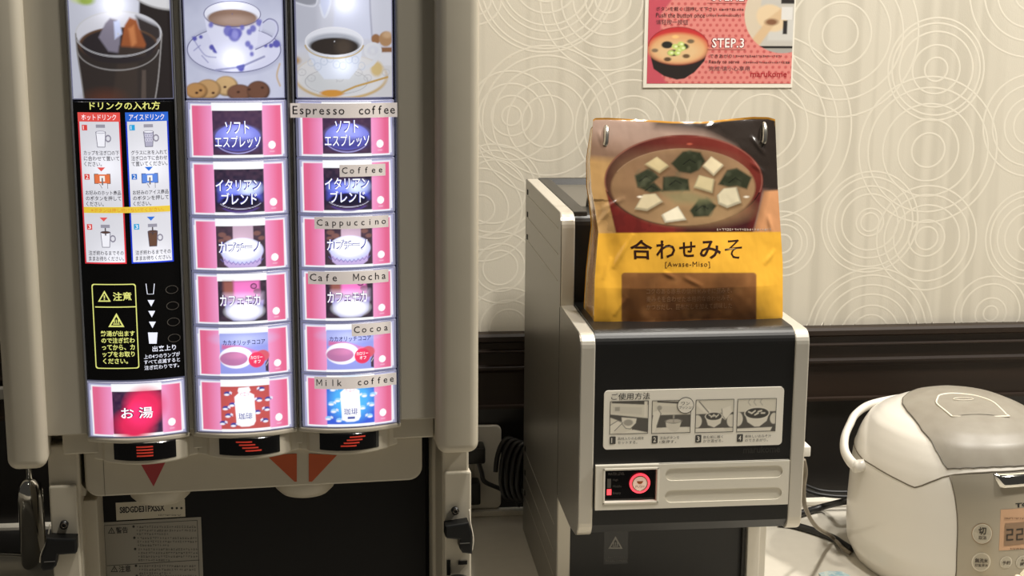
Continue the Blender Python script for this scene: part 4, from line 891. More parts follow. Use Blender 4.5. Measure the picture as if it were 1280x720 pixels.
for pts in ([(535, 335), (600, 268), (640, 262), (700, 272), (728, 322), (690, 372), (645, 392), (580, 382)], [(330, 402), (420, 355), (468, 412), (405, 466), (345, 468)], [(490, 410), (555, 405), (632, 422), (640, 488), (485, 492)], [(800, 452), (850, 372), (905, 360), (988, 412), (962, 480), (905, 462), (860, 468)], [(640, 600), (690, 535), (740, 535), (792, 572), (745, 632), (662, 636)], [(350, 470), (440, 440), (490, 490), (420, 500)]):
    A.poly(zz(pts), (50, 54, 38), 3); cx = sum(q[0] for q in zz(pts))/len(pts); cy = sum(q[1] for q in zz(pts))/len(pts)
    A.mix(np.clip(N2*1.6-.7, 0, 1)*.5*(np.hypot(X-cx, Y-cy) < 15), (96, 98, 76)); A.line([(cx-8, cy+3), (cx, cy-3), (cx+7, cy+1)], 1, (20, 22, 18), 1.5, .8)
A.poly(zz([(480, 500), (640, 490), (780, 540), (700, 560), (560, 555)]), (128, 128, 92), 8, .6)
for pts, sh in (([(385, 340), (455, 297), (525, 350), (470, 390)], (198, 180, 138)), ([(710, 350), (760, 295), (832, 345), (775, 405)], (222, 206, 170)), ([(660, 470), (690, 400), (780, 425), (768, 502)], (206, 190, 148)), ([(792, 515), (830, 475), (905, 468), (930, 555), (850, 585), (800, 562)], (224, 212, 180)), ([(328, 592), (375, 510), (450, 505), (490, 550), (400, 602)], (214, 198, 162)), ([(480, 625), (575, 575), (622, 652), (500, 668)], (230, 220, 194))):
    P_ = zz(pts); A.poly([(x+1, y+3) for x, y in P_], (96, 72, 46), 4, .8); A.poly(P_, tuple(v*.78 for v in sh), 1.5); c_ = np.mean(P_, 0); A.poly([(c_[0]+(x-c_[0])*.86, c_[1]+(y-c_[1])*.86-1.2) for x, y in P_], sh, 2)
for x, y, c_ in ((800, 246, (250, 240, 220)), (862, 180, (180, 90, 70)), (933, 246, (240, 230, 210))): A.ell(x, y, 3, 1.2, c_, 1.5)
# yellow lower half with clear window
A.poly([(700, 291.5), (742, 291.5), (1000, 289.5), (1000, 430), (700, 430)], (236, 178, 62), 1.5); A.mix((N1-.5).clip(0, 1)*.25*(Y > 293), (206, 146, 44))
wpts = [(x, y) for x, y in rrect(777.5, 945, 341.5, 402.5, 4)]
A.poly([(q[0]-.8 if q[0] < 860 else q[0]+.8, q[1]-.8 if q[1] < 370 else q[1]+.8) for q in wpts], (176, 124, 60), 1.2)
wm = np.clip(.5-A.sd(wpts), 0, 1); A.mix(wm, (124, 80, 44)); A.mix(wm*np.clip((N1-.42)*2.4, 0, 1)*.75, (88, 54, 30)); A.mix(wm*np.clip((vnoise(X, Y, 13, 9)-.55)*3, 0, 1)*.5, (158, 110, 66)); A.mix(wm*np.clip(1-(Y-341)/40, 0, 1)*.35, (160, 112, 68))
A.mix(np.clip(2.6-(Y-np.array([[interp(topy, x) for x in X[0]]])), 0, 1), (196, 138, 44))
V = []
for j in range(nz):
    for i in range(nx):
        x, z = FB.at(X[j, i], Y[j, i], bagY); V.append((x, bagY(x, z), z))
POUCH = print_mat('pouch_film', .2, coat=.8, bump=((24, 24, 15), .6, .006))
mb = MB(); mb.grid(V, nx, nz, POUCH, A.cols, flip=True); fr = bb(mb, 'front_sheet'); front_V = V
pB = lambda x, y: FB.at(x, y, bagY); mb = MB(); p = Print(mb, pB, lambda u, w_: bagY(u, w_)-.0001, INK_G)
BRN = (48, 22, 14)
p.text('合', 787.5, 299.5, 815.5, 324, BRN, 1, .014); p.text('わ', 820, 300.5, 844, 323, BRN, 1, .014); p.text('せ', 849, 302, 869.5, 321, BRN, 1, .014); p.text('み', 874.5, 300.5, 901, 323.5, BRN, 1, .014); p.text('そ', 906, 299.5, 927.5, 323.5, BRN, 1, .0)
p.text('[Awase-Miso]', 831.5, 327, 887.5, 335, (88, 56, 22), 1, space=1.15)
for k, s_ in enumerate(('コクのある赤系の信州米みそに豆みそ、', '麦みそを合わせた本格的な合わせみそ。', 'かつおだし、昆布だしを加えて調味した')):
    p.text(s_, 808, 360.5+k*9.6, 915, 367.5+k*9.6, (158, 118, 84), 1)
p.lines(896, 284.5, 966, 289, 1, (196, 176, 160), 1)
bb(mb, 'pouch_print', fr)
# back sheet, gussets and bottom
def thick(t): return .062*(t**.62)+.0012          # t = 0 top, 1 bottom
mb = MB(); Vb = []; cols = np.zeros((nz//4*(nx//4), 3)); k = 0
for j in range(nz//4):
    jj = min(j*4, nz-1) if j < nz//4-1 else nz-1
    for i in range(nx//4):
        ii = i*4 if i < nx//4-1 else nx-1; x, y, z = front_V[jj*nx+ii]; t = jj/(nz-1); Vb.append((x, max(y+thick(t), y+.001) if t > .04 else y+.001, z)); cols[k] = lin((206, 150, 44)); k += 1
mb.grid(Vb, nx//4, nz//4, POUCH, cols); bb(mb, 'back_sheet')
for side_, ii, nm in ((-1, 0, 'left'), (1, nx-1, 'right')):
    mb = MB(); Vg = []; Cg = []; m_ = 9
    for j in range(0, nz, 3):
        x, y, z = front_V[j*nx+ii]; t = j/(nz-1); d = max(thick(t), .001) if t > .04 else .001
        for k in range(m_):
            s_ = k/(m_-1); fold = math.sin(math.pi*s_)*.006*(1-.3*t)*min(1, t*3)
            Vg.append((x+side_*(-fold*.2)+(side_*-.0008 if k in (0, m_-1) else 0), y+d*s_, z))
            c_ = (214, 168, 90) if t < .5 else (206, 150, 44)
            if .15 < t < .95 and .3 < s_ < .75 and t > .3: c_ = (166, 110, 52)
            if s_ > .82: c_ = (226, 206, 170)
            Cg.append(lin(c_))
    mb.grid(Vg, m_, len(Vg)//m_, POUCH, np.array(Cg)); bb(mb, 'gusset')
mb = MB(); Vg = []
for i in range(0, nx, 6):
    x, y, z = front_V[(nz-1)*nx+i]
    for k in range(5): Vg.append((x, y+thick(1)*k/4, z))
mb.grid(Vg, 5, len(Vg)//5, POUCH, lin((190, 136, 40))); bb(mb, 'base_sheet')

# ------------------------------------------------------------------ poster on the wall
FP = Frame((0, 0, 0)); PY = WY-.0012
po = thing('poster', 'pink dotted soup instruction poster with white border taped on the wallpaper', 'poster', (.467, PY, .5535)); OP = Vector((.467, PY, .5535))
def pp(mb, name):
    mb.v = [(x-OP.x, y-OP.y, z-OP.z) for x, y, z in mb.v]; return mb.build(name, po)
pW = lambda x, y: FP.at(x, y, PY); ux0 = pW(804.5, 80)[0]; ux1 = pW(991.5, 80)[0]; zb = pW(898, 109.5)[1]
mb = MB(); mb.box(ux0, ux1, PY, PY+.0008, zb, zb+.278, mat('poster_paper', (234, 228, 214), .4)); pp(mb, 'paper')
i0, i1, zb2, zt2 = pW(809, 80)[0], pW(989.5, 80)[0], pW(898, 104.5)[1], zb+.273
nx, nz = 232, 330; us = np.linspace(i0, i1, nx); zs = np.linspace(zt2, zb2, nz)
X, Y = np.meshgrid(np.linspace(809, 989.5, nx), 104.5-(zs-zb2)/(pW(898, 0)[1]-zb2)*104.5)
A = Art(X, Y, (222, 138, 130)); sp = 8.0
for ph in (0, 1):
    dx = (X-846-ph*sp/2+sp/2) % sp-sp/2; dy = (Y-5-ph*sp*.82+sp*.82) % (sp*1.64)-sp*.82; d = np.hypot(dx, dy); A.mix(np.clip(2.4-d, 0, 1)*.95, (196, 92, 90))
A.poly([(800, -200), (846, -200), (841, -4), (824, 18), (828, 95), (838, 110), (800, 110)], (198, 84, 98), 3)
A.ell(847, 58, 37, 24, (196, 54, 56), 1.2); A.poly([(810, 60), (884, 60), (880, 76), (868, 90), (856, 98), (846, 99.5), (830, 95), (817, 86)], (40, 34, 32), 1.2); A.ell(847, 60, 36.5, 20, (206, 84, 66), 5); A.ell(847, 60.5, 35.5, 18.5, (222, 168, 118), 5); A.ell(846, 64, 29, 13, (226, 190, 142), 8)
for x, y, rx, ry, c_ in ((833, 56, 7, 4.5, (42, 42, 38)), (841, 66, 7, 4, (52, 54, 42)), (852, 58, 8, 4, (60, 62, 44)), (862, 51.5, 4.5, 2.6, (120, 102, 78)), (818, 63, 4, 2.4, (132, 112, 88)), (834, 74, 4.5, 2.6, (96, 74, 54)), (857, 70, 4.5, 2.6, (110, 86, 60)), (843, 46, 4, 2, (246, 196, 130))): A.ell(x, y, rx, ry, c_, 1.5)
for x, y in ((843, 58), (848, 62), (852, 60), (846, 66), (838, 66), (850, 55)): A.ell(x, y, 4, 3.2, (196, 214, 120), 1.5); A.ell(x+1, y, 1.8, 1.3, (232, 240, 190), 1.2)
A.ring(847, 58, 37, 24, 1, (150, 36, 40), 1, y1=58)
circ = np.clip(.5-(np.hypot((X-977)/1.0, (Y-17))-49), 0, 1); B = Art(X, Y, (212, 198, 176)); B.rect(948, -60, 1000, 58, (196, 192, 184), 3); B.rect(958, 24, 1000, 50, (206, 204, 198), 3); B.ell(962, 22, 20, 16, (226, 202, 166), 3, rot=.5); B.poly([(930, 60), (958, 22), (976, 8), (984, 16), (966, 30), (948, 56)], (214, 184, 146), 3); B.ell(962, 27, 8, 4, (132, 92, 66), 3); B.rect(974, 8, 988, 24, (222, 220, 216), 1.5); B.rect(976.5, 25, 982, 42, (46, 44, 44), 1.5); B.rect(973, -20, 1000, 4, (48, 44, 42), 1.5); B.rect(946, 57, 1000, 60.5, (30, 28, 27), 1.2); B.rect(940, 60, 1000, 70, (168, 164, 158), 1.5)
A.C = A.C*(1-circ[..., None])+B.C*circ[..., None]
V = [(u, PY-.0002, z) for z in zs for u in us]; mb = MB(); mb.grid(V, nx, nz, INK, A.cols, flip=True)
p = Print(mb, pW, PY-.0002, INK); DR, DK = (150, 30, 42), (86, 60, 58)
for y0, y1, s_ in ((-11.5, 1.5, 'STEP.2'), (47, 60, 'STEP.3')):
    p.text(s_, 889, y0, 931, y1, DR, 2, .055, space=1.12); p.text(s_, 890, y0+.6, 930, y1-.4, (248, 236, 232), 3, .02, space=1.12)
p.rect(884, 3.6, 932, 4.2, (176, 92, 90), 2); p.rect(884, 61.5, 932, 62.1, (176, 92, 90), 2)
p.text('ボタンを軽く1回押して下さい', 820, 8.5, 896, 14, (74, 52, 52), 2); p.lines(899, 9.5, 929, 14, 1, (110, 74, 72), 2)
p.text('Push the button once', 820, 16.2, 881, 21.8, (74, 52, 52), 2); p.text('(stops automatically)', 883, 17.2, 926, 21.5, (96, 66, 64), 2); p.text('请轻按一按钮', 820, 24.5, 860, 30.5, (112, 72, 74), 2)
p.text('できあがり!', 887, 67.5, 917, 72.5, (74, 52, 52), 2); p.lines(920, 68, 978, 72, 1, (110, 74, 72), 2); p.text('Ready to serve', 886, 75, 924, 80.5, (74, 52, 52), 2); p.lines(929, 76, 986, 80, 1, (104, 72, 70), 2); p.text('完成!请小心享用', 886, 82.8, 937, 88.6, (112, 72, 74), 2)
p.text('marukome', 938, 88.5, 983.5, 96, (176, 44, 52), 2, .012); pp(mb, 'printed_picture')

# ------------------------------------------------------------------ rice cooker
RYAW = math.radians(10.6); RLOC = (.7121, 1.5757, 0); FR = Frame(RLOC, RYAW)
rc = thing('rice_cooker', 'white rice cooker with grey lid panel and silver front on the counter', 'rice cooker', RLOC, RYAW)
RA, RB, RN = .1212, .1309, 2.217
KZ = [(0, .875), (.008, .912), (.02, .96), (.04, .979), (.07, .978), (.10, .968), (.125, .953), (.14, .936), (.155, .902), (.166, .862), (.177, .81), (.187, .71), (.196, .571), (.2025, .437), (.206, .296), (.2075, .154), (.208, 0)]
def k_of(z): return float(np.interp(z, [a for a, _ in KZ], [b_ for _, b_ in KZ]))
def z_of(k): return float(np.interp(-k, [-b_ for a, b_ in KZ[3:]], [a for a, _ in KZ[3:]]))
def rc_xy(th, k):
    c_, s_ = math.cos(th), math.sin(th); r = (abs(c_)**RN+abs(s_)**RN)**(-1/RN); return RA*k*r*c_, RB*k*r*s_
def rc_k(x, y): return (abs(x/RA)**RN+abs(y/RB)**RN)**(1/RN)
def rc_in(p): return 0 < p.z < .208 and rc_k(p.x, p.y) < k_of(p.z)
SEAM = []
for x, y in ((1080, 575.3), (1092, 582.5), (1104, 590), (1121, 599.3), (1131, 604.8), (1139, 608.3), (1147, 606.3), (1157, 602), (1173, 595.8), (1187, 592.7), (1210, 591), (1237.8, 589.7)):
    q = FR.march(x, y, rc_in)
    if q is not None: SEAM.append((abs((math.degrees(math.atan2(q.y, q.x))-270+180) % 360-180), q.z))
SEAM.sort()
def seamz(th):                                     # lid line: high in front, dipping at the front corners
    d = math.degrees(th) % 360; f = abs((d-270+180) % 360-180)
    return float(np.interp(f, [a for a, _ in SEAM]+[180], [b_ for _, b_ in SEAM]+[.150]))
NT = 180; TH_ = [2*math.pi*i/NT for i in range(NT)]
def loft(rows):
    V = []
    for fz in rows:
        for th in TH_:
            z = fz(th); x, y = rc_xy(th, k_of(z)); V.append((x, y, z))
    return V, [(j*NT+i, j*NT+(i+1) % NT, (j+1)*NT+(i+1) % NT, (j+1)*NT+i) for j in range(len(rows)-1) for i in range(NT)]
mb = MB(); V, Fs = loft([(lambda th, t=t: t*(seamz(th)-.0006)) for t in np.linspace(0.004, 1, 40)]); mb.add(V, Fs+[tuple(range(NT))[::-1]], WHITE, True)
bd = mb.build('body', rc)
tops = np.concatenate([np.linspace(0, .7, 22), np.linspace(.72, 1, 26)])
mb = MB(); V, Fs = loft([(lambda th, t=t: seamz(th)+.0006+(.2079-seamz(th)-.0006)*math.sin(t*math.pi/2)) for t in tops]); mb.add(V, Fs+[tuple((len(tops)-1)*NT+i for i in range(NT))], WHITE, True)
ld = mb.build('lid', rc)
mb = MB(); pts = [(lambda q, z: (q[0], q[1], z))(rc_xy(th, k_of(seamz(th))*.9985), seamz(th)) for th in TH_]; mb.tube(pts+[pts[0]], .0009, mat('seam_dark', (92, 84, 70), .6), 6); mb.build('lid_seam', rc)
def rc_top(x, y): return z_of(min(rc_k(x, y), 1.0))
def rc_front(x, z):
    k = k_of(z); q = max(k**RN-abs(x/RA)**RN, 1e-4); return -RB*q**(1/RN)
# grey panel on the lid
pxs = [(1184, 588), (1178.8, 580.6), (1169.4, 563.8), (1152.5, 539.4), (1133.8, 515), (1128, 506), (1128.5, 499), (1137.5, 491.5)]
hl = [FR.march(x, y, rc_in) or FR.top(x, y, rc_top) for x, y in pxs]; hl = [(p_.x, p_.y) for p_ in hl]
XC = .006
yb_ = max(q[1] for q in hl)+.006
fr_ = [FR.march(x, y, rc_in) for x, y in ((1200, 587.4), (1217, 586.6), (1234, 585.7), (1251, 585), (1268, 584.4))]
fr_ = [(q.x, q.y) for q in fr_ if q is not None and q.x < XC-.002]
frow = [(2*XC-x, y) for x, y in fr_]+[(XC, fr_[-1][1]-.0002)]+fr_[::-1]
outl = hl+[(XC-.03, yb_), (XC, yb_+.002), (XC+.03, yb_)]+[(2*XC-x, y) for x, y in hl[::-1]]+frow
fy = hl[0][1]
def lid_patch(mb, outline, m_, off, nr=18):
    O = []; n = len(outline)
    for i in range(n):
        (ax, ay), (bx_, by_) = outline[i], outline[(i+1) % n]
        for k in range(6): O.append((ax+(bx_-ax)*k/6, ay+(by_-ay)*k/6))
    cx, cy = sum(q[0] for q in O)/len(O), sum(q[1] for q in O)/len(O); V = []; N = len(O)
    for j in range(nr):
        t = 1-j/(nr-1)*.985
        for x, y in O: X_, Y_ = cx+(x-cx)*t, cy+(y-cy)*t; V.append((X_, Y_, rc_top(X_, Y_)+off))
    mb.add(V, [(j*N+i, j*N+(i+1) % N, (j+1)*N+(i+1) % N, (j+1)*N+i) for j in range(nr-1) for i in range(N)]+[tuple((nr-1)*N+i for i in range(N))], m_, True)
    return O
LIDG = mat('lid_grey', (130, 123, 111), .42, noise=((45, 45, 45), .25, (142, 136, 124)))
mb = MB(); O = lid_patch(mb, outl, LIDG, .0019, 26); mb.tube([(x, y, rc_top(x, y)+.0016) for x, y in O]+[(O[0][0], O[0][1], rc_top(*O[0])+.0016)], .0007, mat('panel_edge', (84, 78, 68), .5), 6); lp_ = mb.build('lid_panel', ld); lp_['label'] = 'grey panel'
vp = [FR.top(x, y, rc_top) for x, y in ((1190, 523.4), (1180, 515), (1170.7, 507), (1171.5, 501), (1175, 496.5), (1190, 494.5), (1210, 496), (1225, 499), (1240, 504.7), (1250, 513), (1257.5, 521), (1256, 523.4))]
mb = MB(); pts = [(q.x, q.y, q.z+.0026) for q in vp]; mb.tube(pts+[pts[0]], .0011, mat('vent_edge', (226, 218, 200), .3), 8, spline=3); lid_patch(mb, [(q.x, q.y) for q in vp], LIDG, .0026, 5)
vs = [FR.top(1204+12.5*math.cos(a), 502+1.6*math.sin(a), rc_top) for a in np.linspace(0, 2*math.pi, 17)]; mb.tube([(q.x, q.y, q.z+.0032) for q in vs], .0005, MATS['vent_edge'], 6); mb.build('steam_vent', ld)
# silver front, lever, display and keys
def front_patch(mb, edgeL, xr, z0, z1, m_, off, nx=24, nz=26):
    V = []
    for j in range(nz):
        for i in range(nx):
            f = i/(nx-1); zt_ = z1
            for _ in range(6):
                x = edgeL(zt_)+(xr(zt_)-edgeL(zt_))*f; zt_ = seamz(math.atan2(rc_front(x, zt_), x))-.0012
            z = z0+(zt_-z0)*j/(nz-1); x = edgeL(z)+(xr(z)-edgeL(z))*f; V.append((x, rc_front(x, z)-off, z))
    mb.grid(V, nx, nz, m_)
tab = [(lambda q: (q.x, q.z))(FR.march(x, y, rc_in)) for x, y in ((1186.5, 594.5), (1190.5, 608), (1194, 623.8), (1196.3, 645), (1196.6, 662), (1195.6, 689), (1194.6, 718))]
tab = sorted([(z, x) for x, z in tab]); XM = .006
eL = lambda z: float(np.interp(z, [a for a, _ in tab], [b_ for _, b_ in tab])); eR = lambda z: 2*XM-eL(z)
mb = MB(); SILF = mat('satin_silver_front', (160, 152, 136), .3, .4); front_patch(mb, eL, eR, .012, tab[-1][0]-.0005, SILF, .0009)
mb.tube([(eL(z), rc_front(eL(z), z)-.0007, z) for z in np.linspace(.012, tab[-1][0], 20)], .0007, MATS['seam_dark'], 6); fp = mb.build('front_panel', rc); fp['label'] = 'silver front panel'
def pR(x, y):
    q = FR.march(x, y, rc_in)
    return (q.x, q.z) if q is not None else FR.at(x, y, -.12)
SR = lambda u, w_: rc_front(u, w_)-.001
(lx0, lz1), (lx1, lz0) = pR(1241, 591.5), pR(1252, 610)
mb = MB(); wR = 2*XM-lx0; dz = lz1-lz0
def leverpt(u, v): x = lx0+(wR-lx0)*u; z = lz0+dz*v; return x, z
V = []; nu, nv = 40, 10
for j in range(nv):
    v = j/(nv-1); inset = .0062*(1-v)**1.3
    for i in range(nu):
        x = lx0+inset+(wR-lx0-2*inset)*i/(nu-1); z = lz0+dz*v; e = math.sin(math.pi*v)**.3*min(1, i/1.5, (nu-1-i)/1.5); V.append((x, rc_front(x, z)-.001-.0055*e, z))
mb.grid(V, nu, nv, CHROME); mb.build('release_lever', rc)['label'] = 'chrome release lever'
mb = MB(); p = Print(mb, pR, SR, INK); p.text('TOSHIBA', 1268.5, 626, 1315, 631.5, (28, 26, 24), 2, .03)
d0 = pR(1250, 636.5); d1 = pR(1254, 687.5)
xr = 2*XM-d0[0]; p2 = Print(mb, None, SR, INK)
p2.rect(d0[0], d0[1], xr, d1[1], (188, 150, 118), 2, n=24); mb.build('display_surround', fp)
mb = MB(); p = Print(mb, pR, SR, INK); w0 = pR(1255.5, 654); w1 = pR(1256, 681.5); p2 = Print(mb, None, SR, INK)
p2.rect(w0[0], w0[1], xr-.006, w1[1], (134, 108, 84), 3, n=20)
def seg7(ch, x, y, w_, h_):
    S7 = {'2': 'abged', '0': 'abcdef', ':': ''}[ch]; t_ = 1.8
    bars = {'a': (x, y, x+w_, y+t_), 'g': (x, y+h_/2-t_/2, x+w_, y+h_/2+t_/2), 'd': (x, y+h_-t_, x+w_, y+h_), 'b': (x+w_-t_, y, x+w_, y+h_/2), 'c': (x+w_-t_, y+h_/2, x+w_, y+h_), 'e': (x, y+h_/2, x+t_, y+h_), 'f': (x, y, x+t_, y+h_/2)}
    for k in S7: p.rect(*bars[k], (52, 42, 32), 5)
seg7('2', 1256.8, 660.5, 8.6, 14.5); seg7('2', 1269.3, 660, 8.6, 14.5)
p.lines(1254.5, 645.5, 1280, 649, 1, (104, 78, 58), 4); p.lines(1262, 683.5, 1282, 687, 1, (104, 78, 58), 4)
mb.build('clock_display', fp)
KEY = mat('front_key', (176, 168, 152), .35, .3); KEYR = (206, 198, 180)
for xk, yk, r_, tx in ((1226.7, 666.7, 13.2, ('切', '取消')), (1225.5, 702, 12, ('無洗米', '炊飯釜米')), (1256.5, 702.5, 7.6, ('予約',)), (1277, 702, 8, ('▲', '時'))):
    mb = MB(); p = Print(mb, pR, SR, INK); p.ell(xk, yk, r_, r_, (150, 126, 98) if tx[0] == '切' else KEYR, 2, 32); p.ell(xk, yk, r_*.93, r_*.93, KEYR, 3, 32); p.ell(xk, yk, r_*.86, r_*.86, (168, 160, 142), 4, 32)
    if tx[0] == '切': p.text('切', xk-4.6, yk-8.4, xk+5, yk+1.2, (46, 40, 34), 5, .03); p.text('取消', xk-4.6, yk+2.6, xk+5.2, yk+7.2, (70, 60, 50), 5, .015)
    elif len(tx) == 2 and tx[0] == '無洗米': p.text(tx[0], xk-8, yk-4.6, xk+8.5, yk+1, (58, 48, 40), 5, .02); p.text(tx[1], xk-8, yk+2, xk+8.5, yk+6, (70, 60, 50), 5, .015)
    elif tx[0] == '予約': p.text('予約', xk-4.8, yk-2, xk+5.2, yk+2.8, (66, 56, 44), 5, .015)
    else: p.text('▲', xk-2, yk-4.2, xk+2, yk-1.4, (92, 82, 66), 5); p.text('時', xk-2.8, yk-.2, xk+2.8, yk+5, (60, 50, 40), 5, .02)
    mb.build('control_key', fp)
# carrying handle with its pivot
hp = [(-.124, .020, .1255), (-.1245, .034, .129), (-.1235, .048, .137), (-.117, .060, .149), (-.104, .072, .160), (-.088, .085, .169), (-.058, .098, .175), (0, .106, .177)]
hp = hp+[(-x, y, z) for x, y, z in hp[:-1][::-1]]
mb = MB(); mb.tube(hp, .0048, WHITE, 12, spline=6, flat=1.5); q = hp[0]
for sgn in (-1, 1): mb.tube([(sgn*(-abs(q[0])-.002), q[1], q[2]), (sgn*(-abs(q[0])+.022), q[1]+.002, q[2])], .0075, WHITE, 18)
mb.build('carrying_handle', rc)

# ------------------------------------------------------------------ small things on the counter and wall
def cable(name, pts, r, label, m_=RUBBER, flat=1., sp=8):
    mb = MB(); mb.tube(pts, r, m_, 10, spline=sp, flat=flat); return tag(mb.build(name), label, 'cable')
def onZ(x, y, z): q = FW.top(x, y, z); return (q.x, q.y, z)
def onY(x, y, yy): q = FW.at(x, y, yy); return (q[0], yy, q[1])
pl_ = thing('wall_outlet', 'pale grey wall outlet plate behind the coffee machine', 'outlet', (.15, WY-.0065, .06)); mb = MB()
a = onY(585, 532, WY-.012); c_ = onY(626, 631, WY-.012); mb.prism(rrect(.105-.15, c_[0]-.15, .0085-.06, a[2]-.06, .008), 'y', -.008, 0, mat('outlet_plate', (196, 190, 176), .4), .0015, 2); mb.build('plate', pl_)
mb = MB(); mb.box(-.022, .006, -.0085, -.0075, -.03, .03, mat('outlet_socket', (170, 164, 150), .5)); mb.build('socket', pl_)
pg = thing('power_plug', 'black power plug in the wall outlet behind the coffee machine', 'plug', (.155, WY-.0145, .085)); mb = MB()
q = onY(597, 566, WY-.03); mb.box(q[0]-.155-.016, q[0]-.155+.009, -.030, 0, q[2]-.085-.011, q[2]-.085+.011, BLACK, .003, 3); mb.build('plug_body', pg)
mb = MB(); mb.tube([(q[0]-.155, -.024, q[2]-.085-.008)]+[(lambda t_: (t_[0]-.155, t_[1]-WY+.0145, t_[2]-.085))(onY(x, y, WY-.035)) for x, y in ((602, 590), (606, 602), (625, 611), (640, 620))]+[(lambda t_: (t_[0]-.155, t_[1]-WY+.0145, t_[2]-.085))(onY(650, 632, WY-.05))], .003, RUBBER, 8, spline=6); mb.build('cord', pg)
mb = MB(); q2 = onY(600, 612, WY-.03); mb.box(q2[0]-.155-.02, q2[0]-.155+.0, -.026, 0, q2[2]-.085-.018, q2[2]-.085+.012, BLACK, .003, 3); mb.build('plug_adapter', pg)
co = []
for k in range(5):
    xc_, w_ = 633+k*6.5, 17-k*.5
    for a_ in np.linspace(0, 2*math.pi, 15)[:-1]:
        co.append(onY(xc_-w_*math.cos(a_)*.8+a_, 588-40*math.sin(a_)*(.95-.02*k)-2+k*1.5+4*math.cos(a_), WY-.055-.004*k+.006*math.sin(a_)))
cable('coiled_cable', co, .0032, 'loops of black cable hanging between the two machines', sp=3)
# right of the dispenser
so = thing('cord_holder', 'small white plug block on the right side of the dispenser', 'plug', (.4452, 1.62, .20)); mb = MB()
q = onY(1006, 562.5, 1.40); so.location = (q[0], 1.40, q[2]); mb.box(-.011, .0045, -.006, .02, -.0055, .0055, WHITE, .0012, 3); mb.build('block', so)
cable('grey_cord', [onY(1004.5, 575, 1.42), onY(1007, 590, 1.43), onY(1004.5, 612, 1.43), onY(1007, 635, 1.44), onY(1020, 658, 1.48), onZ(1040, 671, .0125), onZ(1052, 683.5, .008), onZ(1063, 692, .004)], .0024, 'thin grey cord drooping from the dispenser to the rice cooker', mat('grey_cord', (116, 106, 90), .5))
cable('black_flat_cord', [onZ(973, 654, .0048), onZ(990, 656, .0048), onZ(1015, 663, .0048), onZ(1040, 672, .0048), onZ(1053, 680, .0048), onZ(1064, 687, .0048)], .0046, 'thick black cord lying on the counter between dispenser and rice cooker')
cable('back_cord', [onZ(985, 646, .006), onZ(1003, 641, .006), onZ(1030, 633, .009), onY(1060, 626, 1.70), onY(1100, 620, 1.765)], .0044, 'black cord running back from dispenser corner toward the wall')
for dy in (0, 1):
    cable('thin_cable', [onY(985, 596+dy*7, 1.77-dy*.012), onY(1010, 608+dy*6, 1.77-dy*.012), onY(1030, 614+dy*5, 1.77-dy*.012), onY(1062, 615+dy*6, 1.77-dy*.012), onY(1110, 612+dy*6, 1.77-dy*.012)], .0026, 'upper thin black cord sagging along the back wall' if dy == 0 else 'lower thin black cord sagging along the back wall')
mb = MB(); q = onZ(1040, 719, 0); P_ = [(q[0]-.016, q[1]+.002), (q[0]-.004, q[1]+.007), (q[0]+.014, q[1]+.004), (q[0]+.020, q[1]-.012), (q[0]+.004, q[1]-.024), (q[0]-.014, q[1]-.016)]
mb.prism(P_, 'z', .0003, .003, mat('blue_wrapper', (140, 176, 186), .3, noise=((150, 150, 150), .1, (196, 206, 200))), .001, 2); tag(mb.build('sweet_wrapper'), 'crumpled light blue wrapper on the counter in front of the rice cooker', 'wrapper')
pdl = thing('rice_paddle', 'cream rice paddle standing in front of the rice cooker', 'rice paddle', (0, 0, 0)); q = onY(1275, 712, 1.37); pdl.location = (q[0]+.006, 1.37, 0); zt = q[2]
PAD = mat('cream_paddle', (228, 216, 190), .35, bump=((220, 220, 220), .3, .0008))
mb = MB(); mb.prism([(-.008, .012), (.012, .012), (.020, zt-.05), (.022, zt-.016), (.014, zt-.002), (.007, zt+.0015), (.001, zt+.001), (-.0045, zt-.006), (-.0055, zt-.030), (-.004, zt-.05)], 'y', -.004, .004, PAD, .0018, 3)
mb.tube([(-.0085, -.001, zt-.006), (-.0080, 0, zt-.035)], .0028, PAD, 10); mb.build('blade', pdl)
mb = MB(); mb.lathe([(.028, 0), (.028, .004), (.020, .007), (.017, .04), (.015, .04), (.015, .010)], (.004, 0, 0), PAD, 28); mb.build('stand', pdl)
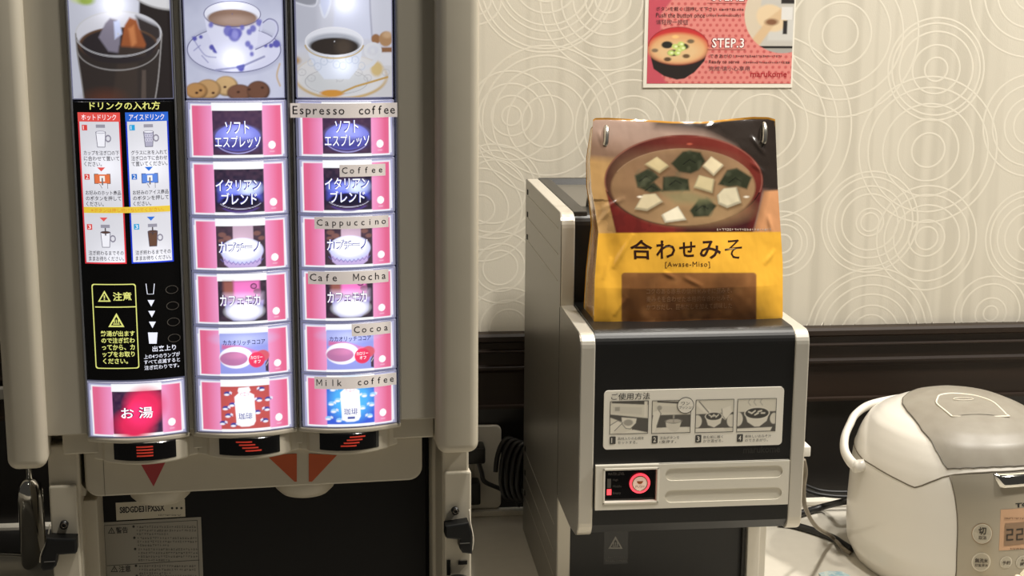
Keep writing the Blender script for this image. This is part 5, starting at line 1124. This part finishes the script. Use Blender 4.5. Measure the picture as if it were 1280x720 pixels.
# left of the coffee machine
bo = thing('pump_bottle', 'chrome pump bottle on the counter left of the coffee machine', 'bottle', (-.372, 1.648, 0)); R0 = .0145
mb = MB(); mb.lathe([(R0*.9, .001), (R0, .004), (R0, .092), (R0*.98, .100), (R0*.86, .108), (R0*.55, .1135), (R0*.38, .115)], (0, 0, 0), CHROME_D, 32); mb.build('bottle_body', bo)
mb = MB(); mb.lathe([(.0042, .1145), (.0040, .150), (.0052, .151), (.0052, .158), (.003, .16)], (0, 0, 0), CHROME, 20); mb.build('pump_neck', bo)
gl = thing('metal_cup', 'small shiny metal cup half hidden behind the left post of the coffee machine', 'cup', (-.340, 1.68, 0)); mb = MB(); mb.lathe([(.013, .001), (.0145, .010), (.017, .060), (.0185, .092), (.0178, .092), (.016, .060), (.013, .012)], (0, 0, 0), CHROME_D, 32); mb.build('cup_wall', gl)
tr = thing('steel_tray', 'round stainless steel tray at the left end of the counter', 'tray', (-.43, 1.522, .0)); mb = MB()
mb.lathe([(.118, .001), (.124, .004), (.133, .016), (.138, .0185), (.139, .0170), (.136, .0150), (.126, .0025)][0:4]+[(.1365, .0205), (.1335, .0185), (.122, .0065), (.04, .0055), (.002, .0055)], (0, 0, 0), mat('dull_steel', (140, 136, 126), .32, .75), 72); mb.build('tray_dish', tr); mb = MB(); mb.tube([(.1375*math.cos(a), .1375*math.sin(a), .0195) for a in np.linspace(0, 2*math.pi, 73)], .0013, mat('polished_rim', (230, 226, 216), .15, .8), 8); mb.build('rolled_rim', tr)
mt = MB(); mt.box(-.62, -.355, 1.706, 1.782, .0003, .0035, mat('black_mat', (30, 28, 26), .6), .001); tag(mt.build('rubber_mat'), 'black rubber mat behind the steel tray at the back of the counter', 'mat')
so = MB(); a = onY(-30, 484, WY-.02); c_ = onY(9, 497, WY-.02); so.box(a[0], c_[0]+.012, WY-.030, WY-.0165, c_[2], a[2], mat('grey_duct', (150, 145, 134), .5), .0015); tag(so.build('cable_duct'), 'short grey cable duct on the wooden wall at the far left', 'cable duct')
